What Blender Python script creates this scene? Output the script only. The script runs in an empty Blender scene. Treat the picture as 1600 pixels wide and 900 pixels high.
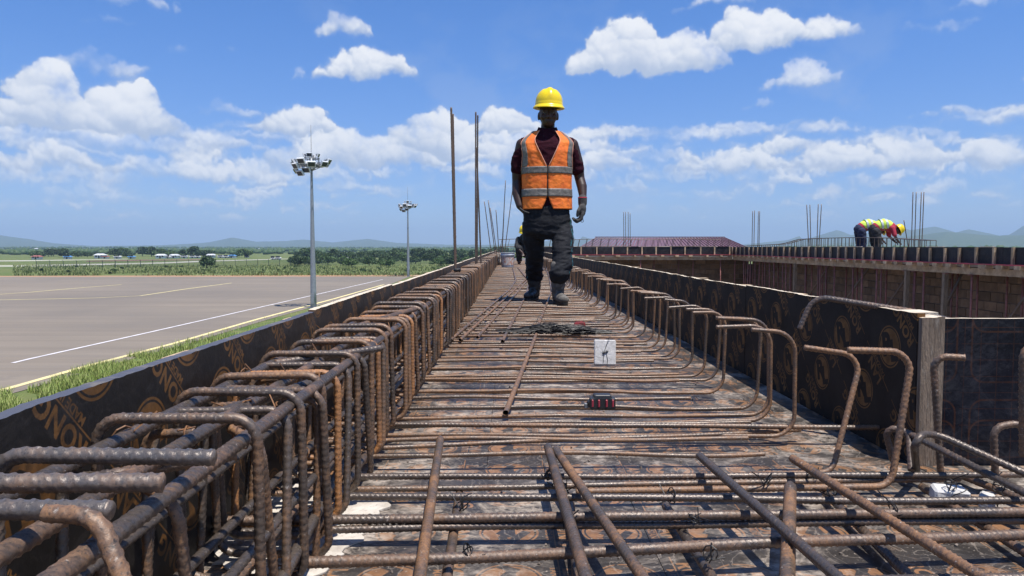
import bpy, math, random
import numpy as np
from mathutils import Vector, Matrix, noise as mnoise

random.seed(7); rng = np.random.default_rng(7)
scn = bpy.context.scene
COL = scn.collection
R = math.radians

# ------------------------------------------------------------------ camera
F = 1150.0; PITCH = math.atan(65/F); YAW = math.atan(5/F); CAMZ = 0.5
cd = bpy.data.cameras.new('camera'); cam = bpy.data.objects.new('camera', cd); COL.objects.link(cam)
cd.sensor_width = 36; cd.lens = F/1600*36; cd.clip_start = 0.03; cd.clip_end = 60000
cam.location = (0, 0, CAMZ); cam.rotation_euler = (R(90)-PITCH, 0, -YAW)
scn.camera = cam
def ray(px, py):
    u = (px-800)/F; v = (450-py)/F
    dy = math.cos(PITCH)+v*math.sin(PITCH); dz = v*math.cos(PITCH)-math.sin(PITCH)
    c, s = math.cos(YAW), math.sin(YAW)
    return Vector((u*c+dy*s, dy*c-u*s, dz))
def gp(px, py, z):           # point of the photograph on the level z
    d = ray(px, py); return Vector((0, 0, CAMZ))+d*((z-CAMZ)/d.z)
def dp(px, py, Y):           # point of the photograph at depth Y
    d = ray(px, py); return Vector((0, 0, CAMZ))+d*(Y/d.y)

# ------------------------------------------------------------------ render, sun
scn.render.engine = 'CYCLES'
cy = scn.cycles
cy.use_denoising = True; cy.max_bounces = 8; cy.diffuse_bounces = 3; cy.glossy_bounces = 3
cy.transmission_bounces = 4; cy.transparent_max_bounces = 12; cy.volume_bounces = 0
cy.sample_clamp_indirect = 4
vs = scn.view_settings
vs.view_transform = 'Standard'; vs.look = 'None'; vs.gamma = 1.0; vs.exposure = 0.30; vs.use_curve_mapping = False
SUN_EL, SUN_AZ = R(73), R(138)       # azimuth clockwise from +Y (ahead)
sd = bpy.data.lights.new('sun', 'SUN'); sun = bpy.data.objects.new('sun', sd); COL.objects.link(sun)
sd.energy = 5.0; sd.angle = R(0.5); sd.color = (1.0, 0.955, 0.89)
sdir = Vector((math.sin(SUN_AZ)*math.cos(SUN_EL), math.cos(SUN_AZ)*math.cos(SUN_EL), math.sin(SUN_EL)))
sun.rotation_euler = sdir.to_track_quat('Z', 'Y').to_euler(); sun.location = (0, 0, 30)

# ------------------------------------------------------------------ node helpers
class NT:
    def __init__(s, tree): s.t = tree
    def n(s, typ, ins=None, out=0, **at):
        nd = s.t.nodes.new(typ)
        for k, v in at.items(): setattr(nd, k, v)
        for k, v in (ins or {}).items():
            sk = nd.inputs[k]
            if isinstance(v, bpy.types.NodeSocket): s.t.links.new(v, sk)
            else:
                if sk.type == 'RGBA' and len(v) == 3: v = (*v, 1)
                sk.default_value = v
        return nd.outputs[out]
    def m(s, op, a, b=0.0, c=0.0, clamp=False):
        return s.n('ShaderNodeMath', {0: a, 1: b, 2: c}, operation=op, use_clamp=clamp)
    def mix(s, f, a, b, blend='MIX'):
        nd = s.t.nodes.new('ShaderNodeMix'); nd.data_type = 'RGBA'; nd.blend_type = blend
        for k, v in ((0, f), (6, a), (7, b)):
            sk = nd.inputs[k]
            if isinstance(v, bpy.types.NodeSocket): s.t.links.new(v, sk)
            else: sk.default_value = (*v, 1) if (k > 0 and len(v) == 3) else v
        return nd.outputs[2]
    def noise(s, vec, scale, detail=4, rough=.6, dist=0.0, out=0):
        return s.n('ShaderNodeTexNoise', {'Vector': vec, 'Scale': scale, 'Detail': detail, 'Roughness': rough, 'Distortion': dist}, out)
    def step(s, x, a, b, lo=0.0, hi=1.0):
        return s.n('ShaderNodeMapRange', {0: x, 1: a, 2: b, 3: lo, 4: hi}, clamp=True, interpolation_type='SMOOTHSTEP')
    def xyz(s, x=0.0, y=0.0, z=0.0): return s.n('ShaderNodeCombineXYZ', {0: x, 1: y, 2: z})
    def vm(s, op, a, b=(0, 0, 0)): return s.n('ShaderNodeVectorMath', {0: a, 1: b}, operation=op)

# ------------------------------------------------------------------ world: sky with cumulus
W = bpy.data.worlds.new('World'); scn.world = W; W.use_nodes = True
W.node_tree.nodes.clear(); w = NT(W.node_tree)
SKY_S = 0.069; SKY_LO = (.92, 1.12, 1.62); SKY_HI = (.70, 1.24, 1.98)
sky = w.n('ShaderNodeTexSky', sky_type='NISHITA', sun_disc=False, sun_elevation=SUN_EL, sun_rotation=SUN_AZ,
          air_density=1.0, dust_density=0.6, ozone_density=2.0, altitude=1100)
D = w.n('ShaderNodeTexCoord')
sep = w.t.nodes.new('ShaderNodeSeparateXYZ'); w.t.links.new(D, sep.inputs[0])
az = w.m('ARCTAN2', sep.outputs[0], sep.outputs[1])
hz = w.m('SQRT', w.m('ADD', w.m('MULTIPLY', sep.outputs[0], sep.outputs[0]), w.m('MULTIPLY', sep.outputs[1], sep.outputs[1])))
el = w.m('ARCTAN2', sep.outputs[2], hz)
# cumulus as seen from the site: azimuth/elevation of each cloud, its spread and strength
CL = [(985,78,80,40,1.1),(1065,82,60,28,.8),(1165,52,85,28,.9),(1265,55,60,18,.75),(1240,118,50,22,.55),(1190,160,32,10,.5),
 (580,105,68,24,.9),(540,48,38,18,.8),(200,170,64,40,1.15),(85,160,60,52,1.15),(150,102,80,18,.6),(75,115,40,25,.7),
 (468,188,66,26,1.1),(320,222,70,16,.75),(355,172,50,12,.6),(560,235,120,32,.85),(680,212,80,36,1.0),(790,188,50,22,1.0),(800,235,60,24,.7),
 (100,252,85,20,.95),(260,262,100,16,.8),(380,268,90,14,.8),(170,215,90,20,.5),(940,255,55,18,1.0),(965,292,70,10,.8),
 (1150,252,95,18,.95),(1228,228,42,16,1.0),(1300,246,60,22,1.05),(1410,240,70,24,1.15),(1540,242,60,24,.95),(1555,185,48,9,.9),(1592,128,18,10,.7),
 (225,8,60,14,.6),(170,40,60,8,.5),(1120,8,60,10,.6),(1440,42,55,10,.5),(1500,8,30,10,.5),(280,82,30,8,.5),(370,78,22,6,.5),(1060,305,90,8,.6),(1230,280,60,10,.7),
 (555,292,40,9,.7),(180,305,140,10,.5),(420,300,80,8,.6),(640,300,60,8,.6),(1480,290,100,10,.5),(470,120,25,8,.5)]
CW, CH, CEL = 6144, 850, 850/6144*2*math.pi     # a cloud map: all azimuths, horizon to 50 degrees
def spline(n_out, n_in, wrap):
    t = np.arange(n_out)/n_out*n_in; i = np.floor(t).astype(int); f = t-i
    ws = [(1-f)**3/6, (3*f**3-6*f*f+4)/6, (-3*f**3+3*f*f+3*f+1)/6, f**3/6]
    return [((i+k-1) % n_in if wrap else np.clip(i+k-1, 0, n_in-1), ws[k].astype(np.float32)) for k in range(4)]
def vnoise(nx, ny):
    G = rng.uniform(-1, 1, (ny, nx)).astype(np.float32)
    Rr = sum(G[i]*w_[:, None] for i, w_ in spline(CH, ny, False))
    return sum(Rr[:, i]*w_[None, :] for i, w_ in spline(CW, nx, True))*1.6
def fbm(nx, ny, o, gain=.55):
    t_, a_ = 0, 1.0
    for k in range(o):
        t_ = t_+a_*vnoise(min(nx*2**k, CW//2), min(ny*2**k, CH//2)); a_ *= gain
    return t_
cz = np.zeros((CH, CW), np.float32); csh = np.zeros_like(cz); cop = np.zeros_like(cz)
def puff(x, y, R_, ysq, base, tall, op):
    x0, x1, y0, y1 = int(x-R_)-1, int(x+R_)+2, max(0, int(y-R_*ysq)-1), min(CH, int(y+R_*ysq)+2)
    if y1 <= y0: return
    xs = np.arange(x0, x1); ys = np.arange(y0, y1)[:, None]
    nx_, ny_ = (xs-x)/R_, (ys-y)/(R_*ysq); q = 1-nx_**2-ny_**2; m_ = q > 0; h_ = np.sqrt(np.maximum(q, 0))
    z_ = (h_*R_).astype(np.float32); sh = (.36*ny_+.12*nx_+.30*h_+.34*np.clip((ys-base)/max(tall, 1), -.3, 1)+.22).astype(np.float32)
    ix = xs % CW; sub = cz[y0:y1][:, ix]; up_ = m_ & (z_ > sub)
    sub = np.where(up_, z_, sub); cz[y0:y1, ix] = sub
    csh[y0:y1, ix] = np.where(up_, sh, csh[y0:y1][:, ix]); cop[y0:y1, ix] = np.where(up_, np.maximum(op, cop[y0:y1][:, ix]), cop[y0:y1][:, ix])
def cumulus(cx, cy_, rx, ry, k):
    n = int(16+rx*ry/18); base = cy_-ry*.75
    for _ in range(min(n, 140)):
        u = np.clip(random.gauss(0, .5), -1.05, 1.05); top = ry*1.75*max(.12, 1-abs(u)**1.8)*random.uniform(.45, 1)
        R_ = random.uniform(.26, .62)*ry*(1-.4*abs(u))*random.choice((1, 1, .7)); y = base+R_*.5+random.random()**.8*max(0, top-R_)
        puff(cx+u*rx, y, R_*1.25, .85, base, ry*1.7, k)
def cpx(a_): return (a_/(2*math.pi)+.5)*CW
for (px, py, rx, ry, k) in CL:
    t = (px-795)/F; a_ = math.atan(t); c_ = math.cos(a_); sc = CW/(2*math.pi)/F
    cumulus(cpx(a_), math.atan((385-py)/F*c_)/CEL*CH, rx*sc*c_*c_*1.05, ry*sc*c_*1.05, k)
for _ in range(3200):   # the crowded, flattened clouds towards the horizon, all round
    e_ = R(1.2+7.6*random.random()); cumulus(random.random()*CW, e_/CEL*CH, random.uniform(16, 64), random.uniform(2.6, 7.0)*(.5+e_*5), random.uniform(.40, .95))
for _ in range(90):    # fair-weather cumulus over the rest of the sky
    a_ = random.uniform(.72, 2*math.pi-.72); e_ = R(random.uniform(6, 42)); q_ = random.uniform(.7, 1.6); cumulus(cpx(a_) % CW, e_/CEL*CH, 60*q_, 26*q_, random.uniform(.5, 1.1))
def blur(Z_, n):
    for _ in range(n):
        Z_ = (Z_+np.roll(Z_, 1, 1)+np.roll(Z_, -1, 1))/3; Z2 = Z_.copy(); Z2[1:-1] = (Z_[1:-1]+Z_[:-2]+Z_[2:])/3; Z_ = Z2
    return Z_
wx_, wy_ = fbm(220, 30, 6, .62), fbm(220, 30, 6, .62); tx = fbm(150, 22, 7, .62); wisp = fbm(60, 12, 6, .6)
iy = np.clip(np.arange(CH)[:, None]+wy_*5.5, 0, CH-1).astype(int); ix = (np.arange(CW)[None, :]+wx_*8.5).astype(int) % CW
cz2 = blur(cz, 2)[iy, ix]; cv_ = ((cz > 0)*np.minimum(cop, 1.1)).astype(np.float32); cov = (.26*blur(cv_, 3)+.74*blur(cv_, 28))[iy, ix]; sh2 = blur(csh, 3)[iy, ix]
al = np.clip((cov*(1+tx*.42)-.10+np.minimum(cz2, 14)*.012*np.minimum(cov*1.3, 1))/1.0, 0, 1); al = al*al*(3-2*al)
thin = np.clip((wisp-.15)*.55, 0, .30)*np.clip(np.arange(CH)[:, None]/60, 0, 1)*np.clip(1.6-np.arange(CH)[:, None]/220, 0, 1)
al = 1-(1-al*.95)*(1-thin*.7)
sh2 = np.clip(sh2+tx*.15, 0, 1)
cim = bpy.data.images.new('cloud_map', CW, CH, alpha=False, float_buffer=False, is_data=True)
buf = np.ones((CH, CW, 4), np.float32); buf[..., 0] = sh2; buf[..., 1] = al; buf[..., 2] = 0; cim.pixels.foreach_set(buf.ravel()); cim.update(); cim.pack()
del buf, wx_, wy_, tx, wisp, ix, iy
ct = w.n('ShaderNodeTexImage', {'Vector': w.xyz(w.m('MULTIPLY_ADD', az, 1/(2*math.pi), .5), w.m('MULTIPLY', el, 1/CEL), 0.0)}, image=cim)
ct.node.extension = 'EXTEND'
cs = w.t.nodes.new('ShaderNodeSeparateColor'); w.t.links.new(ct, cs.inputs[0])
alpha = w.m('MULTIPLY', cs.outputs[1], w.step(el, CEL*.99, CEL*.8)); litf = w.step(cs.outputs[0], .12, 1.0)
ccol = w.mix(litf, (6.0, 7.0, 8.9), (11.6, 11.7, 11.9))
up = w.step(el, .0, .34)
skyc = w.mix(up, w.mix(1.0, sky, SKY_LO, 'MULTIPLY'), w.mix(1.0, sky, SKY_HI, 'MULTIPLY'))
skym = w.mix(w.m('MULTIPLY', alpha, w.step(el, -.005, .05)), skyc, ccol)
bg = w.n('ShaderNodeBackground', {0: skym, 1: SKY_S})
wo = w.t.nodes.new('ShaderNodeOutputWorld'); w.t.links.new(bg, wo.inputs[0])
W.cycles.sampling_method = 'MANUAL'; W.cycles.sample_map_resolution = 512

# ------------------------------------------------------------------ mesh helpers
def mesh(name, V, Fq, smooth=False):
    me = bpy.data.meshes.new(name)
    V = np.asarray(V, dtype=np.float32).reshape(-1, 3)
    if isinstance(Fq, np.ndarray):
        n, k = Fq.shape
        me.vertices.add(len(V)); me.vertices.foreach_set('co', V.ravel())
        me.loops.add(n*k); me.loops.foreach_set('vertex_index', Fq.astype(np.int32).ravel())
        me.polygons.add(n); me.polygons.foreach_set('loop_start', np.arange(0, n*k, k, dtype=np.int32))
        me.update(calc_edges=True)
    else:
        me.from_pydata(V.tolist(), [], [tuple(int(i) for i in f) for f in Fq]); me.update()
    if smooth: me.polygons.foreach_set('use_smooth', np.ones(len(me.polygons), dtype=bool))
    return me
def link(name, me, mat=None, parent=None, loc=None):
    o = bpy.data.objects.new(name, me); COL.objects.link(o)
    if me is not None and mat is not None and not me.materials: me.materials.append(mat)
    if parent is not None: o.parent = parent
    if loc is not None: o.location = loc
    return o
def thing(name, label, cat, loc=(0, 0, 0), rz=0, group=None):
    o = link(name, None); o.location = loc; o.rotation_euler.z = rz; o.empty_display_size = .1
    return tag(o, label, cat, group)
def tag(o, label, cat, group=None):
    o['label'] = label; o['category'] = cat
    if group: o['group'] = group
    return o
def kind(o, k): o['kind'] = k; return o
class MB:
    def __init__(s): s.v = []; s.f = []
    def add(s, V, Fq):
        b = len(s.v); s.v += [tuple(p) for p in V]; s.f += [tuple(int(i)+b for i in f) for f in Fq]; return s
    def box(s, x0, x1, y0, y1, z0, z1, M=None):
        P = [(x, y, z) for z in (z0, z1) for y in (y0, y1) for x in (x0, x1)]
        if M is not None: P = [tuple(M @ Vector(p)) for p in P]
        return s.add(P, [(0,2,3,1),(4,5,7,6),(0,1,5,4),(2,6,7,3),(0,4,6,2),(1,3,7,5)])
    def bar(s, a, b, wd, hg, up=(0, 0, 1)):
        a, b = Vector(a), Vector(b); d = (b-a); L = d.length; d.normalize()
        u = Vector(up); sx = d.cross(u)
        if sx.length < 1e-4: sx = d.cross(Vector((1, 0, 0)))
        sx.normalize(); u = sx.cross(d)
        M = Matrix((sx, d, u)).transposed().to_4x4(); M.translation = a
        return s.box(-wd/2, wd/2, 0, L, -hg/2, hg/2, M)
    def tube(s, path, r, sides=8):
        V, Q, C = tube(path, r, sides); b = len(s.v)
        s.v += V.tolist(); s.f += [tuple(x) for x in (Q+b).tolist()]+[tuple(i+b for i in c) for c in C]; return s
    def mesh(s, name, smooth=False): return mesh(name, s.v, s.f, smooth)
    def put(s, name, mat, parent=None, smooth=False, loc=None): return link(name, s.mesh(name, smooth), mat, parent, loc)
def box_mesh(name, sx, sy, sz, bev=0.0, wob=0.0):
    V, Fq = [], []
    if bev <= 0: return MB().box(-sx/2, sx/2, -sy/2, sy/2, -sz/2, sz/2).mesh(name)
    import bmesh
    bm = bmesh.new(); bmesh.ops.create_cube(bm, size=1.0)
    for v in bm.verts: v.co = Vector((v.co.x*sx, v.co.y*sy, v.co.z*sz))+Vector((random.uniform(-wob, wob), random.uniform(-wob, wob), random.uniform(-wob, wob)))
    bmesh.ops.bevel(bm, geom=bm.edges[:], offset=bev, segments=1, affect='EDGES')
    me = bpy.data.meshes.new(name); bm.to_mesh(me); bm.free(); return me
def fillet(P, r, n=6, closed=False):
    P = [Vector(p) for p in P]; out = []; N = len(P)
    for i, p in enumerate(P):
        if not closed and i in (0, N-1): out.append(p); continue
        a = (P[i-1]-p); b = (P[(i+1) % N]-p); la, lb = a.length, b.length; a.normalize(); b.normalize()
        ang = a.angle(b)
        if ang > 3.05: out.append(p); continue
        t = min(r/math.tan(ang/2), la*.48, lb*.48); rr = t*math.tan(ang/2)
        bis = (a+b).normalized(); c = p+bis*(rr/math.sin(ang/2))
        s0, s1 = p+a*t-c, p+b*t-c; tot = s0.angle(s1)
        for k in range(n+1):
            f = k/n
            out.append(c+(s0*math.sin((1-f)*tot)+s1*math.sin(f*tot))/math.sin(tot))
    if closed: out.append(out[0])
    return out
def resample(P, step):
    P = np.array([tuple(p) for p in P], dtype=float)
    seg = np.linalg.norm(np.diff(P, axis=0), axis=1); s = np.r_[0, np.cumsum(seg)]
    if callable(step):
        t = [0.0]
        while t[-1] < s[-1]: t.append(t[-1]+step(t[-1]))
        t = np.array(t[:-1]+[s[-1]])
    else: t = np.linspace(0, s[-1], max(2, int(math.ceil(s[-1]/step))+1))
    return np.stack([np.interp(t, s, P[:, k]) for k in range(3)], 1), t
def tube(P, r, sides=8, ribs=None, t=None, radii=None):
    P = np.array([tuple(p) for p in P], dtype=float); n = len(P)
    T = np.gradient(P, axis=0); T /= np.maximum(np.linalg.norm(T, axis=1, keepdims=True), 1e-9)
    N = np.zeros_like(T); ref = np.array([0, 0, 1.0]) if abs(T[0, 2]) < .9 else np.array([1.0, 0, 0])
    v = np.cross(T[0], ref); v /= np.linalg.norm(v); N[0] = v
    for i in range(1, n):
        v = N[i-1]-T[i]*np.dot(N[i-1], T[i]); N[i] = v/max(np.linalg.norm(v), 1e-9)
    B = np.cross(T, N); th = np.linspace(0, 2*math.pi, sides, endpoint=False)
    rad = np.full((n, sides), r, dtype=float) if radii is None else np.repeat(np.asarray(radii)[:, None], sides, 1)
    if ribs:   # slanted rolled ribs and two seams, as on deformed bar
        ph = t[:, None]/ribs+0.75*np.cos(th)[None, :]*np.sign(np.sin(th)+1e-6)[None, :]
        rib = np.clip((np.cos(2*math.pi*ph)-.45)*3, 0, 1)*np.clip(np.abs(np.sin(th))*2.2, 0, 1)[None, :]
        seam = np.clip((np.abs(np.cos(th))-.93)*14, 0, 1)[None, :]
        rad = rad*(.95+.14*np.maximum(rib, seam*.9))
    V = P[:, None, :]+rad[..., None]*(np.cos(th)[None, :, None]*N[:, None, :]+np.sin(th)[None, :, None]*B[:, None, :])
    i = np.arange(n-1)[:, None]*sides; j = np.arange(sides)[None, :]; j2 = (j+1) % sides
    Q = np.stack([i+j, i+j2, i+sides+j2, i+sides+j], -1).reshape(-1, 4)
    return V.reshape(-1, 3), Q, [tuple(range(sides-1, -1, -1)), tuple(range((n-1)*sides, n*sides))]
def add_caps(V, Q, C):   # quad-only caps: a fan to centre points, degenerate-free
    V = list(map(tuple, V)); F2 = [tuple(q) for q in Q.tolist()]+list(C); return V, F2
def bar_mesh(name, pts, r, step=.0017, ribs=.0098, sides=12, closed=False, fr=.035, jag=0.0):
    P = fillet(pts, fr, 7, closed) if len(pts) > 2 else pts
    Pr, t = resample(P, step)
    if jag: # slight unevenness of hand-bent bar
        o = random.uniform(0, 50)
        Pr = Pr+np.array([[mnoise.noise((o+x*2.2, 1, 1)), mnoise.noise((o+x*2.2, 5, 2)), mnoise.noise((o+x*2.2, 9, 4))] for x in t])*jag
    V, Q, C = tube(Pr, r, sides, ribs, t)
    n = len(V)
    # caps as quads from the rim (10 sides -> 4 quads each)
    def cap(idx):
        return [(idx[0], idx[k], idx[k+1], idx[k+2]) for k in range(1, len(idx)-2, 2)]+([(idx[0], idx[len(idx)-2], idx[len(idx)-1], idx[len(idx)-1])][:0])
    extra = cap(C[0])+cap(C[1]) if not closed else []
    Fq = np.concatenate([Q, np.array(extra, dtype=Q.dtype)]) if extra else Q
    me = mesh(name, V, Fq, True)
    return me
def hang(name, parent, me, mat, loc=(0, 0, 0), rot=None, scale=None):
    o = link(name, me, mat, parent, loc)
    if rot: o.rotation_euler = rot
    if scale: o.scale = scale
    return o

# ------------------------------------------------------------------ materials
def mat(name):
    m = bpy.data.materials.new(name); m.use_nodes = True; m.node_tree.nodes.clear(); return m, NT(m.node_tree)
def finish(m, t, ins, bump=None, strength=.3, dist=.01):
    if bump is not None:
        ins['Normal'] = t.n('ShaderNodeBump', {'Height': bump, 'Strength': strength, 'Distance': dist})
    b = t.n('ShaderNodeBsdfPrincipled', ins); o = t.t.nodes.new('ShaderNodeOutputMaterial'); t.t.links.new(b, o.inputs[0]); return m
def P(name, c1, c2=None, scale=5, rough=.7, metal=0.0, bump=0.0, bs=None, bd=.01, lo=.35, hi=.65, spec=.5, detail=6, c3=None, stretch=None, vary=0.0, sheen=0.0, rough2=None):
    m, t = mat(name)
    co = t.n('ShaderNodeTexCoord', out=3)
    if stretch: co = t.vm('MULTIPLY', co, stretch)
    rnd = t.n('ShaderNodeObjectInfo', out=5)
    co = t.vm('ADD', co, t.xyz(t.m('MULTIPLY', rnd, 17.0), t.m('MULTIPLY', rnd, 31.0), rnd))
    f = t.step(t.noise(co, scale, detail), lo, hi)
    col = t.mix(f, c1, c2 or c1)
    if c3 is not None: col = t.mix(t.step(t.noise(co, scale*3.1, 5), .55, .72), col, c3)
    if vary:
        hsv = t.n('ShaderNodeHueSaturation', {'Value': t.m('MULTIPLY_ADD', rnd, 2*vary, 1-vary), 'Color': col}); col = hsv
    ins = {'Base Color': col, 'Roughness': rough if rough2 is None else t.m('MULTIPLY_ADD', f, rough2-rough, rough), 'Metallic': metal, 'Specular IOR Level': spec}
    if sheen: ins['Sheen Weight'] = sheen
    return finish(m, t, ins, t.noise(co, bs or scale*4, 5) if bump else None, bump, bd)

def raster_text(img, s, size, cx, cy, ang, bold=0.0, wrap=True, val=1.0, spacing=1.0):
    """Fill a line of text into a square mask (0..1 tile units)."""
    cu = bpy.data.curves.new('t', 'FONT'); cu.body = s; cu.size = size; cu.align_x = 'CENTER'; cu.align_y = 'CENTER'; cu.offset = bold; cu.space_character = spacing
    cu.resolution_u = 3
    ob = bpy.data.objects.new('t', cu); COL.objects.link(ob)
    dg = bpy.context.evaluated_depsgraph_get(); me = bpy.data.meshes.new_from_object(ob.evaluated_get(dg))
    me.calc_loop_triangles(); c, sn = math.cos(ang), math.sin(ang)
    V = np.array([v.co[:2] for v in me.vertices]); V = np.stack([V[:, 0]*c-V[:, 1]*sn+cx, V[:, 0]*sn+V[:, 1]*c+cy], 1)
    T = [tuple(x.vertices) for x in me.loop_triangles]
    bpy.data.objects.remove(ob); bpy.data.meshes.remove(me); bpy.data.curves.remove(cu)
    for tr in T: raster_poly(img, V[list(tr)], val, wrap)
def raster_poly(img, tri, val=1.0, wrap=True):
    n = img.shape[0]; p = np.asarray(tri)*n
    x0, x1 = int(math.floor(p[:, 0].min())), int(math.ceil(p[:, 0].max())); y0, y1 = int(math.floor(p[:, 1].min())), int(math.ceil(p[:, 1].max()))
    X, Y = np.meshgrid(np.arange(x0, x1+1)+.5, np.arange(y0, y1+1)+.5)
    ins = None; k = len(p); pos = np.ones_like(X, bool); neg = np.ones_like(X, bool)
    for i in range(k):
        a, b = p[i], p[(i+1) % k]; c = (b[0]-a[0])*(Y-a[1])-(b[1]-a[1])*(X-a[0]); pos &= c >= 0; neg &= c <= 0
    ins = pos | neg; yy, xx = np.nonzero(ins); yy = yy+y0; xx = xx+x0
    if wrap: img[yy % n, xx % n] = val
    else:
        ok = (yy >= 0) & (yy < n) & (xx >= 0) & (xx < n); img[yy[ok], xx[ok]] = val
def raster_disc(img, cx, cy, r0, r1, val):
    n = img.shape[0]; X, Y = np.meshgrid((np.arange(n)+.5)/n, (np.arange(n)+.5)/n)
    dx = (X-cx+.5) % 1-.5; dy = (Y-cy+.5) % 1-.5; d = np.hypot(dx, dy); img[(d >= r0) & (d <= r1)] = val
def raster_line(img, a, b, wd):
    a, b = np.array(a), np.array(b); d = (b-a)/np.linalg.norm(b-a); nn = np.array([-d[1], d[0]])*wd/2
    raster_poly(img, np.array([a+nn, b+nn, b-nn, a-nn]))
def to_image(name, A):
    n, mw = A.shape; im = bpy.data.images.new(name, mw, n, alpha=False, float_buffer=False, is_data=True)
    px = np.ones((n, mw, 4), np.float32); px[..., :3] = A[..., None]; im.pixels.foreach_set(px.ravel()); im.update(); im.pack(); return im
def soften(A):
    for _ in range(1): A = (A+np.roll(A, 1, 0)+np.roll(A, -1, 0)+np.roll(A, 1, 1)+np.roll(A, -1, 1))/5
    return A
A = np.zeros((640, 640), np.float32)
def logo(cx, cy):
    raster_disc(A, cx, cy, 0, .205, 1); raster_disc(A, cx, cy, .177, .19, 0)
    raster_text(A, 'R', .30, cx-.045, cy+.01, .22, .016, val=0); raster_text(A, 'L', .26, cx+.08, cy-.035, .22, .018, val=0)
logo(0, 0); logo(.5, .5)
g = math.pi*.75; ax = np.array([-.7071, .7071]); dn = np.array([.7071, .7071])
for k, (word, made) in enumerate((('RONG', 'MADE IN'), ('LAN', 'TANZANIA'))):
    c_ = np.array([.25+.5*k, .25+.5*k]); q = c_-dn*.022; raster_text(A, word, .150, q[0], q[1], g, .005, spacing=1.05)
    raster_line(A, c_+dn*.047-ax*.31, c_+dn*.047+ax*.31, .009)
    q = c_+dn*.083; raster_text(A, made, .066, q[0], q[1], g, .0015)
A = soften(A); IMG = to_image('film_print', A)
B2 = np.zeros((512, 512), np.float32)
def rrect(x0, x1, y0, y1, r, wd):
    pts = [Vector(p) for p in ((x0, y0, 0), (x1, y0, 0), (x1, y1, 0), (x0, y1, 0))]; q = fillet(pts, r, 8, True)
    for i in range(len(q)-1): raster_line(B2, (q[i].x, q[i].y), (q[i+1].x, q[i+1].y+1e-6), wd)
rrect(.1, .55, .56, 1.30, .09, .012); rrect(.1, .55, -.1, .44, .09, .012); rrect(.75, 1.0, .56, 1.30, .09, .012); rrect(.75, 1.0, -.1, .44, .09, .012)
for q in np.arange(.05, 1, .11): raster_line(B2, (.03, q), (.97, q+.001), .004); raster_line(B2, (q, .02), (q+.001, .98), .004)  # thin grid: reflection of the rebar, painted into the panel colour
IMG2 = to_image('print_and_bar_reflection', soften(B2))

def film(name, axes, tile, base, ink, wear, dust, rough=.28, rot=0.0, mud=(.30, .26, .22), img=None, spec=.5, off=(0, 0), gloss_var=.25, blot=None, flip=1):
    """film-faced plywood: dark film, printed marks, scuffs and dried cement dust"""
    m, t = mat(name)
    co = t.n('ShaderNodeTexCoord', out=3)
    s = t.t.nodes.new('ShaderNodeSeparateXYZ'); t.t.links.new(co, s.inputs[0])
    u, v = s.outputs['XYZ'.index(axes[0])], s.outputs['XYZ'.index(axes[1])]
    uv = t.xyz(u, v, 0.0)
    q = t.n('ShaderNodeMapping', {'Vector': uv, 'Location': (off[0], off[1], 0), 'Rotation': (0, 0, rot), 'Scale': (flip/tile[0], 1/tile[1], 1)})
    im = t.n('ShaderNodeTexImage', {'Vector': q}, image=img or IMG)
    im.node.interpolation = 'Linear'
    w1 = t.step(t.noise(uv, 9, 8, .7), .38, .62); w2 = t.step(t.noise(uv, 55, 6, .7), .35, .6)
    ink_f = t.m('MULTIPLY', im, t.m('SUBTRACT', 1.0, t.m('MULTIPLY', t.m('MAXIMUM', t.m('MULTIPLY', w1, w2), 0.0), wear)))
    ink_c = t.mix(t.step(t.noise(uv, 20, 6), .3, .7), ink, tuple(x*.55 for x in ink))
    bc = t.mix(t.step(t.noise(uv, 6, 6), .3, .7), base, tuple(x*1.8 for x in base))
    col = t.mix(ink_f, bc, ink_c)
    if blot is not None:   # areas where the film has worn to the brown veneer
        col = t.mix(t.m('MULTIPLY', t.step(t.noise(uv, 4.3, 9, .68, .6), .56, .66), t.step(t.noise(uv, 70, 4), .3, .55)), col, blot)
    if dust:
        st = t.noise(t.vm('MULTIPLY', uv, (1, 1, 1)), 3.2, 9, .72, .8)
        sp = t.step(t.noise(uv, 160, 3, .6), .60, .75)
        df = t.m('MULTIPLY', t.m('MULTIPLY', t.step(st, .44, .66), t.step(t.noise(t.vm('MULTIPLY', uv, (1, 1.6, 1)), 38, 7, .75, .5), .36, .60)), dust)
        df = t.m('MAXIMUM', df, t.m('MULTIPLY', sp, dust*.8))
        col = t.mix(df, col, mud)
        sc = t.n('ShaderNodeTexWave', {'Vector': t.vm('ADD', uv, t.vm('SCALE', t.noise(uv, 2, 3, out=1))), 'Scale': 6.0, 'Distortion': 14.0, 'Detail': 4.0, 'Detail Scale': 1.6}, out=1)
        col = t.mix(t.m('MULTIPLY', t.step(sc, .96, 1.0), dust*.25), col, mud)
        rg = t.m('MULTIPLY_ADD', df, .5, t.m('MULTIPLY_ADD', t.noise(uv, 7, 5), gloss_var, rough-gloss_var*.5))
    else: rg = t.m('MULTIPLY_ADD', t.noise(uv, 9, 5), gloss_var, rough-gloss_var*.5)
    bmp = t.m('ADD', t.noise(uv, 3.5, 3), t.m('MULTIPLY', t.noise(uv, 90, 4), .10))
    return finish(m, t, {'Base Color': col, 'Roughness': rg, 'Specular IOR Level': spec}, bmp, .25, .02)

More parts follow.
